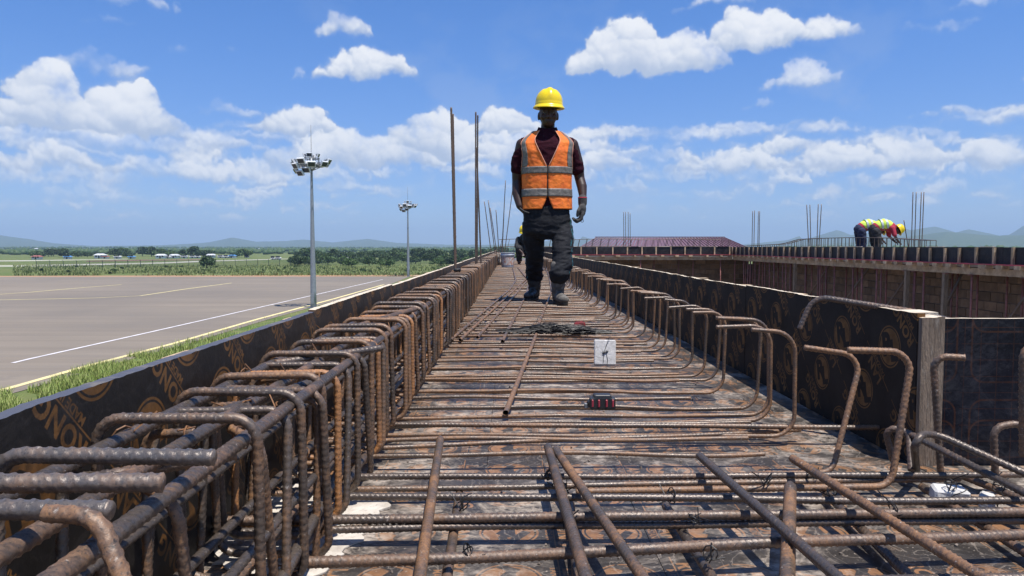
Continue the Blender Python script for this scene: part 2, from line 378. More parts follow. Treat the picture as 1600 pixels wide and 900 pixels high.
M = {}
INK = (.27, .115, .032)
M['film_side'] = film('printed_film_side', 'YZ', (.255, .255), (.018, .0145, .012), (.25, .125, .045), .5, .25, .6, gloss_var=.2, mud=(.085, .068, .056), spec=.10, flip=-1)
M['film_left'] = film('printed_film_left', 'YZ', (.255, .255), (.013, .0115, .0105), (.25, .115, .036), .6, .28, .42, off=(.1, .05), gloss_var=.25, mud=(.13, .105, .085), spec=.25)
M['film_deck'] = film('printed_film_deck', 'XY', (.255, .255), (.030, .026, .023), (.33, .165, .075), .45, .90, .36, mud=(.50, .42, .345), blot=(.23, .14, .085), spec=.4, rot=R(-135))
M['film_blue'] = film('film_with_bar_reflection', 'XZ', (.34, .34), (.006, .007, .011), (.055, .024, .016), .5, .16, .12, img=IMG2, mud=(.2, .2, .22), gloss_var=.08, spec=.15)  # outline print plus painted reflection of the bars
M['film_far'] = film('scuffed_film', 'YZ', (.255, .255), (.010, .010, .012), (.05, .035, .03), .9, .28, .5, mud=(.13, .135, .14), spec=.25)
M['film_far_x'] = film('scuffed_film_far', 'XZ', (.255, .255), (.010, .010, .012), (.05, .035, .03), .9, .28, .5, mud=(.13, .135, .14), spec=.25)
M['ply_edge'] = P('plywood_edge', (.74, .63, .48), (.55, .45, .33), 30, .85, bump=.3)
M['timber'] = P('sawn_timber', (.52, .38, .24), (.34, .24, .145), 6, .85, bump=.4, bs=40, stretch=(1, 1, 1), c3=(.20, .15, .10), vary=.18)
M['grey_timber'] = P('weathered_timber', (.27, .20, .14), (.16, .118, .082), 14, .9, bump=.6, bs=60, stretch=(4, 4, .5), c3=(.32, .27, .21))
def rebar_mat(name, steel, rust, r2, lo, hi, metal):
    m, t = mat(name)
    co = t.n('ShaderNodeTexCoord', out=3); rnd = t.n('ShaderNodeObjectInfo', out=5)
    co = t.vm('ADD', co, t.xyz(t.m('MULTIPLY', rnd, 23.0), t.m('MULTIPLY', rnd, 11.0), rnd))
    a = t.noise(co, 11, 8, .72); b = t.noise(co, 90, 6, .75)
    pt = t.step(t.n('ShaderNodeNewGeometry', out=7), .49, .60)     # raised ribs are rubbed and rusted first
    f = t.step(t.m('ADD', t.m('MULTIPLY_ADD', pt, .10, a), t.m('MULTIPLY_ADD', rnd, .22, -.14)), lo, hi)
    c = t.mix(f, t.mix(b, steel, tuple(x*.45 for x in steel)), t.mix(t.step(b, .3, .7), rust, r2))
    c = t.mix(t.m('MULTIPLY', pt, .22), c, (.34, .23, .15))
    c = t.mix(t.step(t.noise(co, 320, 4, .7), .52, .70), c, tuple(x*.35 for x in steel))
    c = t.mix(t.step(t.noise(co, 150, 4, .7), .60, .75), c, (.40, .34, .28))
    return finish(m, t, {'Base Color': c, 'Metallic': t.m('MULTIPLY', t.m('SUBTRACT', 1.0, f), metal), 'Roughness': t.m('MULTIPLY_ADD', f, .24, .33), 'Specular IOR Level': .6}, b, .3, .004)
M['rebar'] = rebar_mat('rusty_rebar', (.115, .098, .088), (.21, .108, .052), (.09, .050, .032), .46, .72, .40)
M['rebar_rust'] = rebar_mat('rustier_rebar', (.115, .095, .080), (.30, .145, .055), (.12, .060, .034), .43, .67, .3)
M['rebar_grey'] = rebar_mat('scraped_rebar', (.17, .155, .145), (.20, .12, .075), (.12, .075, .05), .45, .70, .40)
M['rebar_orange'] = rebar_mat('freshly_rusted_rebar', (.15, .09, .06), (.46, .19, .05), (.26, .11, .04), .25, .55, .2)
M['rebar_dark'] = rebar_mat('dark_rebar', (.05, .042, .04), (.10, .055, .035), (.07, .04, .028), .45, .65, .2)
M['wire'] = P('tie_wire', (.05, .045, .045), (.12, .07, .04), 30, .5, .5)
M['wire_rust'] = P('rusty_tie_wire', (.28, .13, .05), (.13, .07, .04), 40, .6, .3)
M['black_wire'] = P('black_wire', (.012, .012, .013), (.03, .028, .027), 40, .45, .3)
M['block'] = P('cement_block', (.62, .60, .57), (.48, .46, .43), 40, .9, bump=.5, bs=120, bd=.004, c3=(.75, .73, .7))
M['brick'] = P('earth_block', (.185, .118, .075), (.125, .080, .052), 5, .9, bump=.5, bs=30, vary=.3, c3=(.15, .115, .085))
M['mortar'] = P('mortar', (.22, .18, .15), (.16, .13, .11), 8, .95, bump=.4)
M['concrete'] = P('concrete', (.33, .31, .28), (.24, .22, .20), 2, .9, bump=.3, bs=20, c3=(.40, .38, .35))
M['red_steel'] = P('red_oxide_steel', (.34, .125, .105), (.20, .085, .07), 9, .6, .0, vary=.25, c3=(.22, .14, .11))
M['red_edge'] = P('red_channel', (.46, .06, .085), (.32, .05, .06), 6, .55)
M['maroon'] = P('maroon_sheet', (.19, .095, .105), (.15, .072, .082), 1, .45, vary=.06)
M['galv'] = P('galvanised_steel', (.34, .36, .38), (.26, .28, .30), 6, .5, .35)
M['white_lamp'] = P('white_housing', (.75, .76, .77), (.62, .63, .65), 6, .45)
M['lens'] = P('dark_lens', (.03, .034, .04), None, 5, .12)
M['grey_steel'] = P('grey_steel', (.20, .21, .225), (.14, .15, .16), 6, .55, .3)
M['yellow_paint'] = P('yellow_marking', (.80, .68, .30), (.64, .54, .28), .6, .8)
M['white_paint'] = P('white_marking', (.74, .70, .70), (.55, .52, .52), .5, .8)
M['soil'] = P('orange_soil', (.42, .22, .11), (.34, .22, .13), .3, .95)

# ------------------------------------------------------------------ rebar kits
def stirrup_pts(w0, w1, h0, h1, skew=0.0):
    return [(w0, 0, h0), (w1, skew*.3, h0), (w1, skew, h1), (w0, skew, h1)]
CX0, CX1, CZ0, CZ1 = -.462, -.288, .035, .300
# cage along the parapet beam: closed stirrups on six main bars
cage = thing('rebar_cage', 'long rusty reinforcement cage of closed stirrups along the printed outer formwork', 'rebar cage', (0, 0, 0))
variants = [bar_mesh('stirrup', stirrup_pts(CX0+random.uniform(-.006, .006), CX1+random.uniform(-.006, .006), CZ0, CZ1+random.uniform(-.005, .005), random.uniform(-.03, .03)), .0062, closed=True, fr=.028, jag=.004, sides=10) for _ in range(6)]
for me in variants: me.materials.append(M['rebar_rust'])
ov = bar_mesh('stirrup', stirrup_pts(CX0, CX1, CZ0, CZ1-.006, .02), .0062, closed=True, fr=.03, jag=.006, sides=10); ov.materials.append(M['rebar_orange'])
y = .80; stir_y = []
for d in (.836, 1.0, 1.18, 1.235, 1.39, 1.57, 1.64, 1.77, 1.85): stir_y.append(d)
y = 1.97
while y < 25: stir_y.append(y); y += random.uniform(.085, .145) if y < 8 else random.uniform(.13, .19)
for i, d in enumerate(stir_y):
    o = hang('stirrup', cage, ov if i in (3, 6, 11, 19) else variants[i % 6], None, (random.uniform(-.008, .008)-.00015*d*d*0, d, random.uniform(-.006, .004)), (random.uniform(-.05, .05), random.uniform(-.02, .02), random.uniform(-.06, .06)))
for (d, rz_, rx_, dz) in ((.93, .10, -.16, -.012), (1.09, -.12, .14, -.018), (1.30, .07, -.20, -.010), (1.48, -.10, .12, -.016), (1.70, .09, -.14, -.010)):
    hang('stirrup', cage, variants[int(d*10) % 6], None, (0, d, dz), (rx_, 0, rz_))
for (x, d) in ((-.455, .72), (-.452, .90), (-.455, 1.06), (-.30, .70), (-.296, .92), (-.453, 1.27), (-.30, 1.12)):
    hang('upright_bar', cage, bar_mesh('upright_bar', [(x, d, .02), (x+random.uniform(-.01, .01), d+random.uniform(-.05, .05), .262), (x+(.06 if x < -.4 else -.06), d+.01, .268)], .0058, fr=.02), M['rebar_rust'])
def step_of(t): return .0019 if t < 1.6 else (.0045 if t < 3.2 else .25)
mb_pts = [(CX0+.018, CZ1-.019, .0078), (-.365, CZ1-.019, .0078), (CX1-.018, CZ1-.019, .0078), (CX0+.02, CZ0+.018, .0078), (-.36, CZ0+.018, .0078), (CX1-.02, CZ0+.018, .0078), (CX1-.016, .145, .006), (CX0+.016, .15, .006)]
for (x, z, r) in mb_pts:
    Pr, t = resample([(x+random.uniform(-.012, .012), .22, z), (x, 2.5, z), (x+random.uniform(-.01, .01), 6, z), (x, 25, z)], step_of)
    V, Q, C = tube(Pr, r, 14, .0115, t)
    hang('main_bar', cage, mesh('main_bar', V, Q, True), M['rebar'])
# short lap bars resting inside the top of the cage
for (a, b, r) in (((-.40, 1.02, .268), (-.31, 1.22, .278), .008), ((-.43, 1.35, .285), (-.26, 1.50, .292), .007), ((-.40, 1.9, .29), (-.30, 2.35, .30), .008), ((-.42, .74, .264), (-.30, .80, .272), .007)):
    hang('lap_bar', cage, bar_mesh('lap_bar', [a, b], r), M['rebar'])
tw = MB()
def tie(mb, c, r, n=9, tail=True):
    c = Vector(c); ax = Vector((random.uniform(-1, 1), random.uniform(-.4, .4), random.uniform(-1, 1))).normalized()
    u = ax.orthogonal().normalized(); v = ax.cross(u)
    P_ = [c+(u*math.cos(k/n*7)+v*math.sin(k/n*7))*r+ax*(k/n-.5)*.006 for k in range(n)]
    if tail: P_ += [P_[-1]+Vector((random.uniform(-.03, .03), random.uniform(-.03, .03), random.uniform(0, .025)))]
    mb.tube(P_, .0011, 4)
for d in stir_y[:26]:
    for (x, z, r) in mb_pts[:6]:
        if random.random() < .8: tie(tw, (x, d, z), r+.006)
kind(tw.put('tie_wires', M['wire_rust'], cage), 'stuff')

# bars lying across the near end of the cage
def loose(name, label, pts, r, m='rebar', fr=.03, jag=0.0, group=None, cat='rebar', sides=12, ribs=.0105, step=.0017):
    o = link(name, bar_mesh(name, pts, r, fr=fr, jag=jag, sides=sides, ribs=ribs, step=step), M[m]); tag(o, label, cat, group); return o
zt = CZ1+.013
loose('hooked_bar', 'thick grey cut bar end lying straight across the cage top, longest of three', [(-.465, .655, .10), (-.465, .655, zt), (dp(335, 735, .655).x, .655, zt-.003)], .0075, 'rebar_grey', fr=.03)
loose('hooked_bar', 'pale scraped bar end slanting across the cage, with a bright cut face', [(-.465, .58, .10), (-.465, .58, zt-.002), (dp(255, 775, .60).x, .60, zt-.008)], .0080, 'rebar_grey', fr=.03)
loose('hooked_bar', 'short grey bar end crossing the cage beside an orange curved hook', [(-.465, .53, .10), (-.465, .53, zt-.004), (dp(172, 760, .53).x, .53, zt-.006)], .0075, 'rebar_grey', fr=.03)
a = dp(90, 845, .50); b = dp(150, 900, .50)
loose('bent_hook', 'orange rusted curved hook bent down over the cage bars', [(a.x-.02, .52, a.z+.012), (a.x+.02, .515, a.z+.012), (a.x+.045, .50, a.z-.03), (a.x+.05, .49, a.z-.13)], .0065, 'rebar_rust', fr=.03)

# ------------------------------------------------------------------ slab mat: hooked bars across the deck
matt = thing('rebar_mat', 'mat of rusty hooked crossbars turned up in a row along the inner formwork', 'rebar mat', (0, 0, 0))
def ubar(hook, X, top, lean):
    return [(-.47, 0, .024), (X, 0, .026), (X+lean, 0, top), (X+lean-hook, 0, top+random.uniform(-.008, .008))]
uv_ = [bar_mesh('hooked_crossbar', ubar(random.uniform(.09, .15), .715+random.uniform(-.015, .012), .287+random.uniform(-.008, .008), random.uniform(-.012, .015)), .0054, fr=.055, jag=.007, sides=8, step=.0022) for _ in range(7)]
for me in uv_: me.materials.append(M['rebar_rust'])
ylist = [1.83, 1.95, 2.03, 2.14, 2.38, 2.58, 2.66, 2.83, 3.06, 3.15, 3.33]
y = 3.46
while y < 25: ylist.append(y); y += random.choice((.07, .13, .17, .2)) if y < 9 else random.uniform(.13, .22)
for i, d in enumerate(ylist):
    hang('hooked_crossbar', matt, uv_[i % 7], None, (random.uniform(-.015, .015), d, 0), (0, 0, random.uniform(-.035, .035)))
sv = [bar_mesh('straight_crossbar', [(-.47, 0, .03), (.66+random.uniform(-.1, .08), random.uniform(-.03, .03), .03)], .0055, jag=.012, sides=8, step=.0022) for _ in range(4)]
for me in sv: me.materials.append(M['rebar_rust'])
y = 1.62
while y < 9: hang('straight_crossbar', matt, sv[random.randrange(4)], None, (random.uniform(-.03, .03), y, random.uniform(-.004, .006)), (0, 0, random.uniform(-.03, .03))); y += random.uniform(.09, .24)
# heavier straight bars in the wide bay near the corner, two layers
def cross(pxa, pya, pxb, pyb, z, r, m='rebar'):
    a, b = gp(pxa, pya, z), gp(pxb, pyb, z)
    d = (b-a).normalized(); a2 = a-d*.25 if pxa <= 250 else a; b2 = b+d*.5 if pxb >= 1590 else b
    hang('straight_crossbar', matt, bar_mesh('straight_crossbar', [a2, b2], r, jag=.004), M[m])
for q in [(460, 662, 1400, 668, .045, .0065, 'rebar_rust'), (470, 705, 1250, 672, .03, .0055, 'rebar_rust'), (560, 745, 1600, 742, .04, .0065, 'rebar'), (250, 770, 1500, 748, .03, .0060, 'rebar_rust'),
          (500, 775, 1600, 782, .045, .0070, 'rebar'), (240, 815, 1600, 800, .045, .0080, 'rebar'), (330, 830, 1600, 812, .03, .0065, 'rebar'), (455, 880, 1600, 835, .045, .0085, 'rebar'),
          (300, 930, 1600, 905, .04, .0080, 'rebar'), (250, 985, 1600, 960, .04, .0080, 'rebar')]: cross(*q)
# lower longitudinal bars tied under the crossbars
def under(pa, pb, z, r, m='rebar'): hang('lengthwise_bar', matt, bar_mesh('lengthwise_bar', [gp(*pa, z), gp(*pb, z)], r), M[m])
for pa, pb in (((718, 770), (690, 960)), ((890, 775), (908, 960)), ((1040, 790), (1150, 960)), ((1290, 770), (1460, 940)), ((1440, 760), (1660, 900)), ((1500, 742), (1800, 860))): under(pa, pb, .018, .0075)
tw = MB()
for px, py in ((857, 742), (722, 790), (885, 815), (1085, 815), (1048, 778), (1270, 742), (1485, 760), (1300, 772), (730, 868), (1110, 868), (1395, 800), (880, 770), (1200, 752), (1560, 760)):
    for k in range(3): tie(tw, gp(px, py, .045)+Vector((0, 0, .004*k)), .011)
kind(tw.put('tie_wires', M['black_wire'], matt), 'stuff')

# loose lengthwise bars on top
LB = [('brown bar propped beside the cage, leaning up onto its bottom bars', (566, 668), (435, 915), .09, .075, .0080, 'rebar_rust'),
      ('golden brown single bar lying lengthwise, closest beside the cage corner', (688, 686), (653, 920), .075, .07, .0080, 'rebar_rust'),
      ('grey bar of the close pair lying lengthwise, nearer the cage', (856, 698), (922, 925), .075, .07, .0085, 'rebar'),
      ('brown bar of the close pair lying lengthwise, splaying towards the courtyard corner', (868, 702), (1020, 925), .075, .07, .0080, 'rebar_rust'),
      ('long brown bar lying diagonally, end beside the short stub bar', (1093, 712), (1335, 925), .075, .075, .0080, 'rebar'),
      ('long brown bar lying diagonally, closest to the timber corner post', (1238, 716), (1570, 925), .075, .075, .0080, 'rebar_rust'),
      ('short thick rusted stub bar standing out between two diagonal bars', (1235, 760), (1229, 930), .075, .05, .0098, 'rebar_rust')]
for (lab, pa, pb, za, zb, r, m) in LB: loose('loose_bar', lab, [gp(*pa, za), gp(*pb, zb)], r, m, group='loose lengthwise bars')
loose('loose_bar', 'pale grey bar running from the corner post out over the wide bay', [gp(1418, 676, .10), gp(1640, 790, .06)], .0072, 'rebar')
loose('hooked_bar', 'rusty bar hooked down beside the post, running out under the grey bar', [gp(1432, 735, .03), gp(1428, 690, .135), gp(1450, 672, .14), gp(1640, 757, .08)], .0070, 'rebar_rust', fr=.04)
loose('hooked_bar', 'grey bar hooked down in front of the glossy panel', [dp(1555, 740, 1.45), dp(1552, 668, 1.45), dp(1585, 662, 1.45), dp(1720, 700, 1.40)], .0070, 'rebar', fr=.03)
# hooked bars beside the corner
loose('hooked_bar', 'big rusty bar bent up with a long top hook, last before the corner post', [gp(900, 768, .03), gp(1392, 760, .03), dp(1426, 550, 1.45), dp(1325, 547, 1.46)], .0068, 'rebar_rust', fr=.036)
loose('hooked_bar', 'slanting rusty bar bent up behind the big hook, its hook pointing away from the post', [gp(1080, 745, .03), gp(1300, 738, .03), dp(1347, 556, 1.56), dp(1257, 543, 1.56)], .0060, 'rebar_rust', fr=.036)
loose('hooked_bar', 'dark bent bar hooked over the top edge of the inner formwork', [dp(1250, 514, 1.95), dp(1272, 463, 1.95), dp(1430, 488, 1.80), dp(1560, 520, 1.7)], .0080, 'rebar', fr=.045)
loose('hooked_bar', 'upright bar in front of the timber post, its short hook pointing at the glossy panel', [dp(1470, 745, 1.52), dp(1458, 556, 1.52), dp(1508, 559, 1.50)], .0070, 'rebar_rust', fr=.03)
loose('upright_bar', 'thick ribbed upright bar standing before the glossy panel', [dp(1600, 712, 1.35), dp(1600, 540, 1.35), dp(1680, 530, 1.35)], .0085, 'rebar_rust', fr=.03)
loose('hooked_bar', 'dark hook looped at the foot of the timber post', [dp(1395, 720, 1.58), dp(1382, 668, 1.58), dp(1420, 672, 1.56), dp(1424, 735, 1.5)], .0068, 'rebar_dark', fr=.025)
# bars farther up the deck
def far_bar(lab, pts, r=.0078, m='rebar_rust'):
    P_ = [gp(px, py, .042) for px, py in pts]; P2 = fillet(P_, 2.0, 8) if len(P_) > 2 else P_
    Pr, t = resample(P2, .006); V, Q, C = tube(Pr, r, 8, .011, t); o = link('loose_bar', mesh('loose_bar', V, Q, True), M[m]); tag(o, lab, 'rebar', 'loose lengthwise bars')
far_bar('straight bar lying lengthwise from the wire heap towards the camera', [(838, 522), (790, 645)])
far_bar('bar curving from the bucket, first of the fan beside the cage', [(704, 531), (797, 452), (806, 438), (801, 418)])
far_bar('bar in the fan beside the cage, second from the cage', [(719, 531), (805, 452), (823, 435), (809, 418)])
far_bar('bar in the fan beside the cage, third from the cage', [(746, 527), (810, 455), (825, 437), (812, 420)])
far_bar('straight bar ending before the wire heap, under the rear boot', [(785, 533), (822, 462), (830, 425), (828, 408)])
far_bar('straight bar lying lengthwise under the front boot', [(841, 508), (862, 455), (858, 432), (850, 412)])

# ------------------------------------------------------------------ deck, formwork
deck = kind(MB().box(-.49, .93, -2, 31.2, -.24, -.022).box(.93, 6, -2, 1.655, -.24, -.022).put('deck', M['timber']), 'structure')
def sheet(x0, x1, y0, y1): # film-faced ply laid with open joints
    MB().box(x0+.0006, x1-.0006, y0+.0006, y1-.0006, -.018, random.uniform(-.0015, 0)).put('plywood_sheet', M['film_deck'], deck)
ys = [-2, -.3, 1.655, 2.9, 5.3, 7.7, 10.1, 12.5, 14.9, 17.3, 19.7, 22.1, 24.5, 26.9, 29.3, 31.2]
for i in range(len(ys)-1):
    xs = (-.487, .24, .928) if i % 2 else (-.487, -.05, .928)
    for k in range(2): sheet(xs[k], xs[k+1], ys[i], ys[i+1])
for k in range(4): sheet(.93+k*1.22, .93+(k+1)*1.22, -2, -.3); sheet(.93+k*1.22, .93+(k+1)*1.22, -.3, 1.652)
M['splash'] = P('dried_cement', (.62, .57, .50), (.45, .40, .34), 22, .9, bump=.4, c3=(.34, .30, .26))
for (x_, y_, r_) in ((-.41, 1.20, .075), (-.36, 1.33, .085), (-.31, 1.22, .06), (-.42, 1.42, .07), (-.28, 1.40, .05), (-.33, 1.10, .05), (-.20, 1.30, .03)):
    n_ = 40; o_ = random.uniform(0, 90); V = [(x_+r_*math.cos(k*6.2832/n_)*(1+.5*mnoise.fractal((o_+math.cos(k*6.2832/n_)*1.4, math.sin(k*6.2832/n_)*1.4, 0), .7, 2.1, 4)), y_+1.2*r_*math.sin(k*6.2832/n_)*(1+.5*mnoise.fractal((o_+math.cos(k*6.2832/n_)*1.4, math.sin(k*6.2832/n_)*1.4, 5), .7, 2.1, 4)), .003+.0007*len(deck.children) % .002) for k in range(n_)]
    V += [(p_[0], p_[1], .0005) for p_ in V]
    link('cement_splash', mesh('cement_splash', V, [tuple(range(n_))]+[(k, n_+k, n_+(k+1) % n_, (k+1) % n_) for k in range(n_)]), M['splash'], deck)

def ragged_panel(name, parent, plane, c, th, u0, u1, z0, z1, m, edge_m, rag=.004, n=60, zj=0.0):
    """upright ply panel with a torn top edge; plane 'x' = constant X"""
    us = np.linspace(u0, u1, n); V = []; o = random.uniform(0, 99)
    for u in us:
        zt_ = z1+zj-abs(mnoise.noise((o+u*4, 0, 0)))*rag*2+mnoise.noise((o+u*60, 3, 0))*rag*.6
        for (t_, z) in ((0, z0), (0, zt_), (th, zt_-random.uniform(0, rag*.4)), (th, z0)):
            V.append((c+t_, u, z) if plane == 'x' else (u, c+t_, z))
    Fq = []
    for i in range(n-1):
        b = i*4
        for k in range(4): Fq.append((b+k, b+(k+1) % 4, b+4+(k+1) % 4, b+4+k))
    Fq += [(0, 3, 2, 1), ((n-1)*4, (n-1)*4+1, (n-1)*4+2, (n-1)*4+3)]
    me = mesh(name, V, Fq); me.materials.append(m); me.materials.append(edge_m)
    me.polygons.foreach_set('material_index', np.array([1 if (k % 4) == 1 and k < (n-1)*4 else 0 for k in range(len(Fq))], dtype=np.int32))
    o = link(name, me, None, parent); return o
M['edge_dark'] = P('painted_edge', (.075, .078, .10), (.16, .14, .12), 18, .6, bump=.4, lo=.5, hi=.7)
fl = thing('formwork_wall', 'long black printed plywood formwork on the airfield side of the cage', 'formwork', (0, 0, 0))
yy = [-.6, .35, 1.86, 3.1, 5.5, 7.9, 10.3, 12.7, 15.1, 17.5, 19.9, 22.3, 24.7, 27.1, 31]
for i in range(len(yy)-1): ragged_panel('plywood_panel', fl, 'x', -.508+random.uniform(-.002, .001), .018, yy[i]+.001, yy[i+1]-.001, -.03, .338, M['film_left'], M['edge_dark'] if i < 2 else M['ply_edge'], .0022, 160 if i < 3 else 40, random.uniform(-.003, .003))
MB().box(-.56, -.51, -.6, 31, .10, .15).put('waler', M['timber'], fl)
y = 1.17
while y < 28:
    z1 = .322+random.uniform(-.006, .006); MB().box(-.556-random.uniform(0, .012), -.510, y, y+random.uniform(.06, .10), -.2, z1).put('timber_stake', M['timber'], fl); y += random.uniform(.55, .7)
fr_ = thing('formwork_wall', 'black printed plywood formwork between the slab and the courtyard', 'formwork', (0, 0, 0))
yy = [1.665, 2.88, 4.1, 5.3, 7.7, 10.1, 12.5, 14.9, 17.3, 19.7, 22.1, 24.5, 26.9, 29.6]
for i in range(len(yy)-1): ragged_panel('plywood_panel', fr_, 'x', .93+random.uniform(-.001, .0015), .018, yy[i]+.001, yy[i+1]-.001, -.03, .346, M['film_side'], M['ply_edge'], .003, 70 if i < 3 else 30, random.uniform(-.003, .003))
y = 2.5
while y < 29: MB().box(.95, 1.02, y, y+.055, -.24, .343+random.uniform(-.01, .005)).put('timber_stake', M['timber'], fr_); y += random.uniform(.55, .7)
MB().box(.95, 1.0, 1.75, 29.5, .10, .15).put('waler', M['timber'], fr_)
fc = thing('formwork_wall', 'glossy blue-black formwork panel with painted-in bar reflections beside the grey timber post', 'formwork', (0, 0, 0))
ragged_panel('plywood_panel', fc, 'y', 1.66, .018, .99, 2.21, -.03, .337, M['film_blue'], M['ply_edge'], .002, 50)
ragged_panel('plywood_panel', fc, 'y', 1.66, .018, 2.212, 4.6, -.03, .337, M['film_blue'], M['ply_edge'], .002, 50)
ragged_panel('corner_post', fc, 'y', 1.652, .06, .934, .986, -.03, .343, M['grey_timber'], M['ply_edge'], .004, 9)
MB().box(.95, 1.01, 1.72, 1.80, .325, .345).put('timber_block', M['ply_edge'], fc)

# ------------------------------------------------------------------ column starter bars
def starters(lab, base, tops, z0, r=.008, grp='column starter bars'):
    t = thing('starter_bars', lab, 'rebar', base, 0, grp)
    for (dx, dy, tx, ty, h) in tops:
        me = bar_mesh('upright_bar', [(dx, dy, z0-base[2]), (tx, ty, h-base[2])], r, step=.012 if base[1] < 10 else .2, ribs=.02 if base[1] < 10 else None, sides=6)
        hang('upright_bar', t, me, M['rebar_dark'])
    return t
def from_px(lab, Y, bars, z0, r=.008):
    b0 = dp(bars[0][0], 385, Y); base = (b0.x, Y, z0)
    starters(lab, base, [(dp(xa, 385, Y+k*.12).x-b0.x, k*.12, dp(xb, 385, Y+k*.12).x-b0.x, k*.12, dp(xb, yb, Y+k*.12).z) for k, (xa, xb, yb) in enumerate(bars)], z0, r)
from_px('single tall starter bar rising from the cage before the clouds', 5.5, [(712, 706, 168), (713, 708.5, 178)], .05, .0085)
from_px('tall close pair of starter bars with a third leaning, beside the single one', 8.0, [(743, 744, 175), (745, 747, 180), (753, 745, 230)], .05, .0095)
from_px('fanned cluster of thin starter bars behind the bucket', 17.5, [(770, 757, 315), (776, 763, 313), (779, 766, 325), (781, 775, 328), (783, 790, 282), (786, 801, 295), (784, 788, 320)], .05, .011)
from_px('four starter bars standing up before the maroon roof', 30.2, [(975, 974, 331), (978, 977, 331), (982, 981, 331), (985, 984, 333)], .1, .013)
from_px('four starter bars at the bend between the far wings', 28.5, [(1175, 1175, 330), (1178, 1178, 329), (1184, 1184, 330), (1186, 1186, 330)], .1, .013)
from_px('four splayed starter bars beside the arched cage rail', 22.5, [(1265, 1259, 320), (1268, 1264, 320), (1276, 1277, 319), (1279, 1282, 319)], .1, .012)
from_px('four straight starter bars beyond the bending workers, with a tilted stub', 17.2, [(1424, 1424, 300), (1429, 1429, 300), (1436, 1437, 300), (1440, 1441, 300), (1424, 1411, 344)], .1, .010)

# ------------------------------------------------------------------ opposite wing and far wing of the courtyard
def wing(lab, plane, c, s, u0, u1, bat, filmm):
    """formwork edge of a wing; c: inner face, s: outward sign (depth direction), u along"""
    t = thing('formwork_wall', lab, 'formwork', (0, 0, 0))
    def bx(m, a0, a1, b0, b1, z0, z1):
        a0, a1 = sorted((c+s*a0, c+s*a1))
        return m.box(a0, a1, b0, b1, z0, z1) if plane == 'x' else m.box(b0, b1, a0, a1, z0, z1)
    u = u0
    while u < u1-.1:
        v = min(u+2.44, u1); bx(MB(), 0, .018, u+.003, v-.003, .17, .485+random.uniform(-.008, .008)).put('plywood_panel', filmm, t); u = v
    u = u0+.1
    while u < u1:
        bx(MB(), -.045, -.001, u, u+.05, .175, .475+random.uniform(-.01, .012)).put('batten', M['timber'], t)
        bx(MB(), -.12, .9, u+random.uniform(.1, .3), u+.05+random.uniform(.26, .3), .085, .155).put('joist', M['timber'], t); u += bat*random.uniform(.92, 1.08)
    bx(MB(), -.10, -.002, u0, u1, .152, .173).put('edge_channel', M['red_edge'], t)
    bx(MB(), .02, .08, u0, u1, -.045, .082).put('ledger_beam', M['timber'], t)
    # loose scraps of ply on the top edge
    m = MB()
    for _ in range(16):
        uu = random.uniform(u0, u1-.5); bx(m, -.02, .03, uu, uu+random.uniform(.2, .7), .485, .50)
    kind(m.put('edge_scraps', M['ply_edge'], t), 'stuff')
    return t
XW, YW = 9.0, 29.6
wing('battened black formwork along the opposite wing, above the red props', 'x', XW, 1, 8.5, YW, .5, M['film_far'])
wing('battened black formwork along the far wing, below the maroon roof', 'y', YW, 1, 1.0, XW, .6, M['film_far_x'])
wd = kind(MB().box(XW+.02, XW+1.7, 8, 31.2, .10, .156).box(.95, XW+.01, YW+.02, 31.2, .10, .156).put('wing_deck', M['concrete']), 'structure')
# brick walls behind the props
def block_wall(lab, plane, c, u0, u1, zrows, bl, bh, ztop, n_max=300):
    t = thing('block_wall', lab, 'wall', (0, 0, 0))
    z0 = -7.5
    (MB().box(c+.02, c+.2, u0, u1, z0, ztop) if plane == 'x' else MB().box(u0, u1, c+.02, c+.2, z0, ztop)).put('mortar_core', M['mortar'], t)
    meshes = [box_mesh('brick', .05, bl-.015, bh-.015, .006, .004) if plane == 'x' else box_mesh('brick', bl-.015, .05, bh-.015, .006, .004) for _ in range(4)]
    for me in meshes: me.materials.append(M['brick'])
    cnt = 0; rest = MB()
    for k in range(int((ztop+3.6)/bh)):
        z = ztop-bh*(k+.5); u = u1-bl*(.5 if k % 2 else 1.0)
        while u > u0:
            off = random.uniform(-.004, .006)
            p = (c+.018+off, u, z) if plane == 'x' else (u, c+.018+off, z)
            if k < zrows and cnt < n_max: hang('brick', t, meshes[cnt % 4], None, p); cnt += 1
            else: rest.box(p[0]-.025, p[0]+.025, p[1]-(bl-.015)/2, p[1]+(bl-.015)/2, z-bh/2+.008, z+bh/2-.008) if plane == 'x' else rest.box(p[0]-(bl-.015)/2, p[0]+(bl-.015)/2, p[1]-.025, p[1]+.025, z-bh/2+.008, z+bh/2-.008)
            u -= bl
    kind(rest.put('lower_courses', M['brick'], t), 'stuff')
block_wall('brown block wall in shade behind the props of the opposite wing', 'x', XW+1.0, 11.5, YW+.6, 6, .40, .20, -.04)
block_wall('brown block wall in shade under the far wing', 'y', YW+1.0, 1.0, XW+.98, 5, .40, .20, -.04)
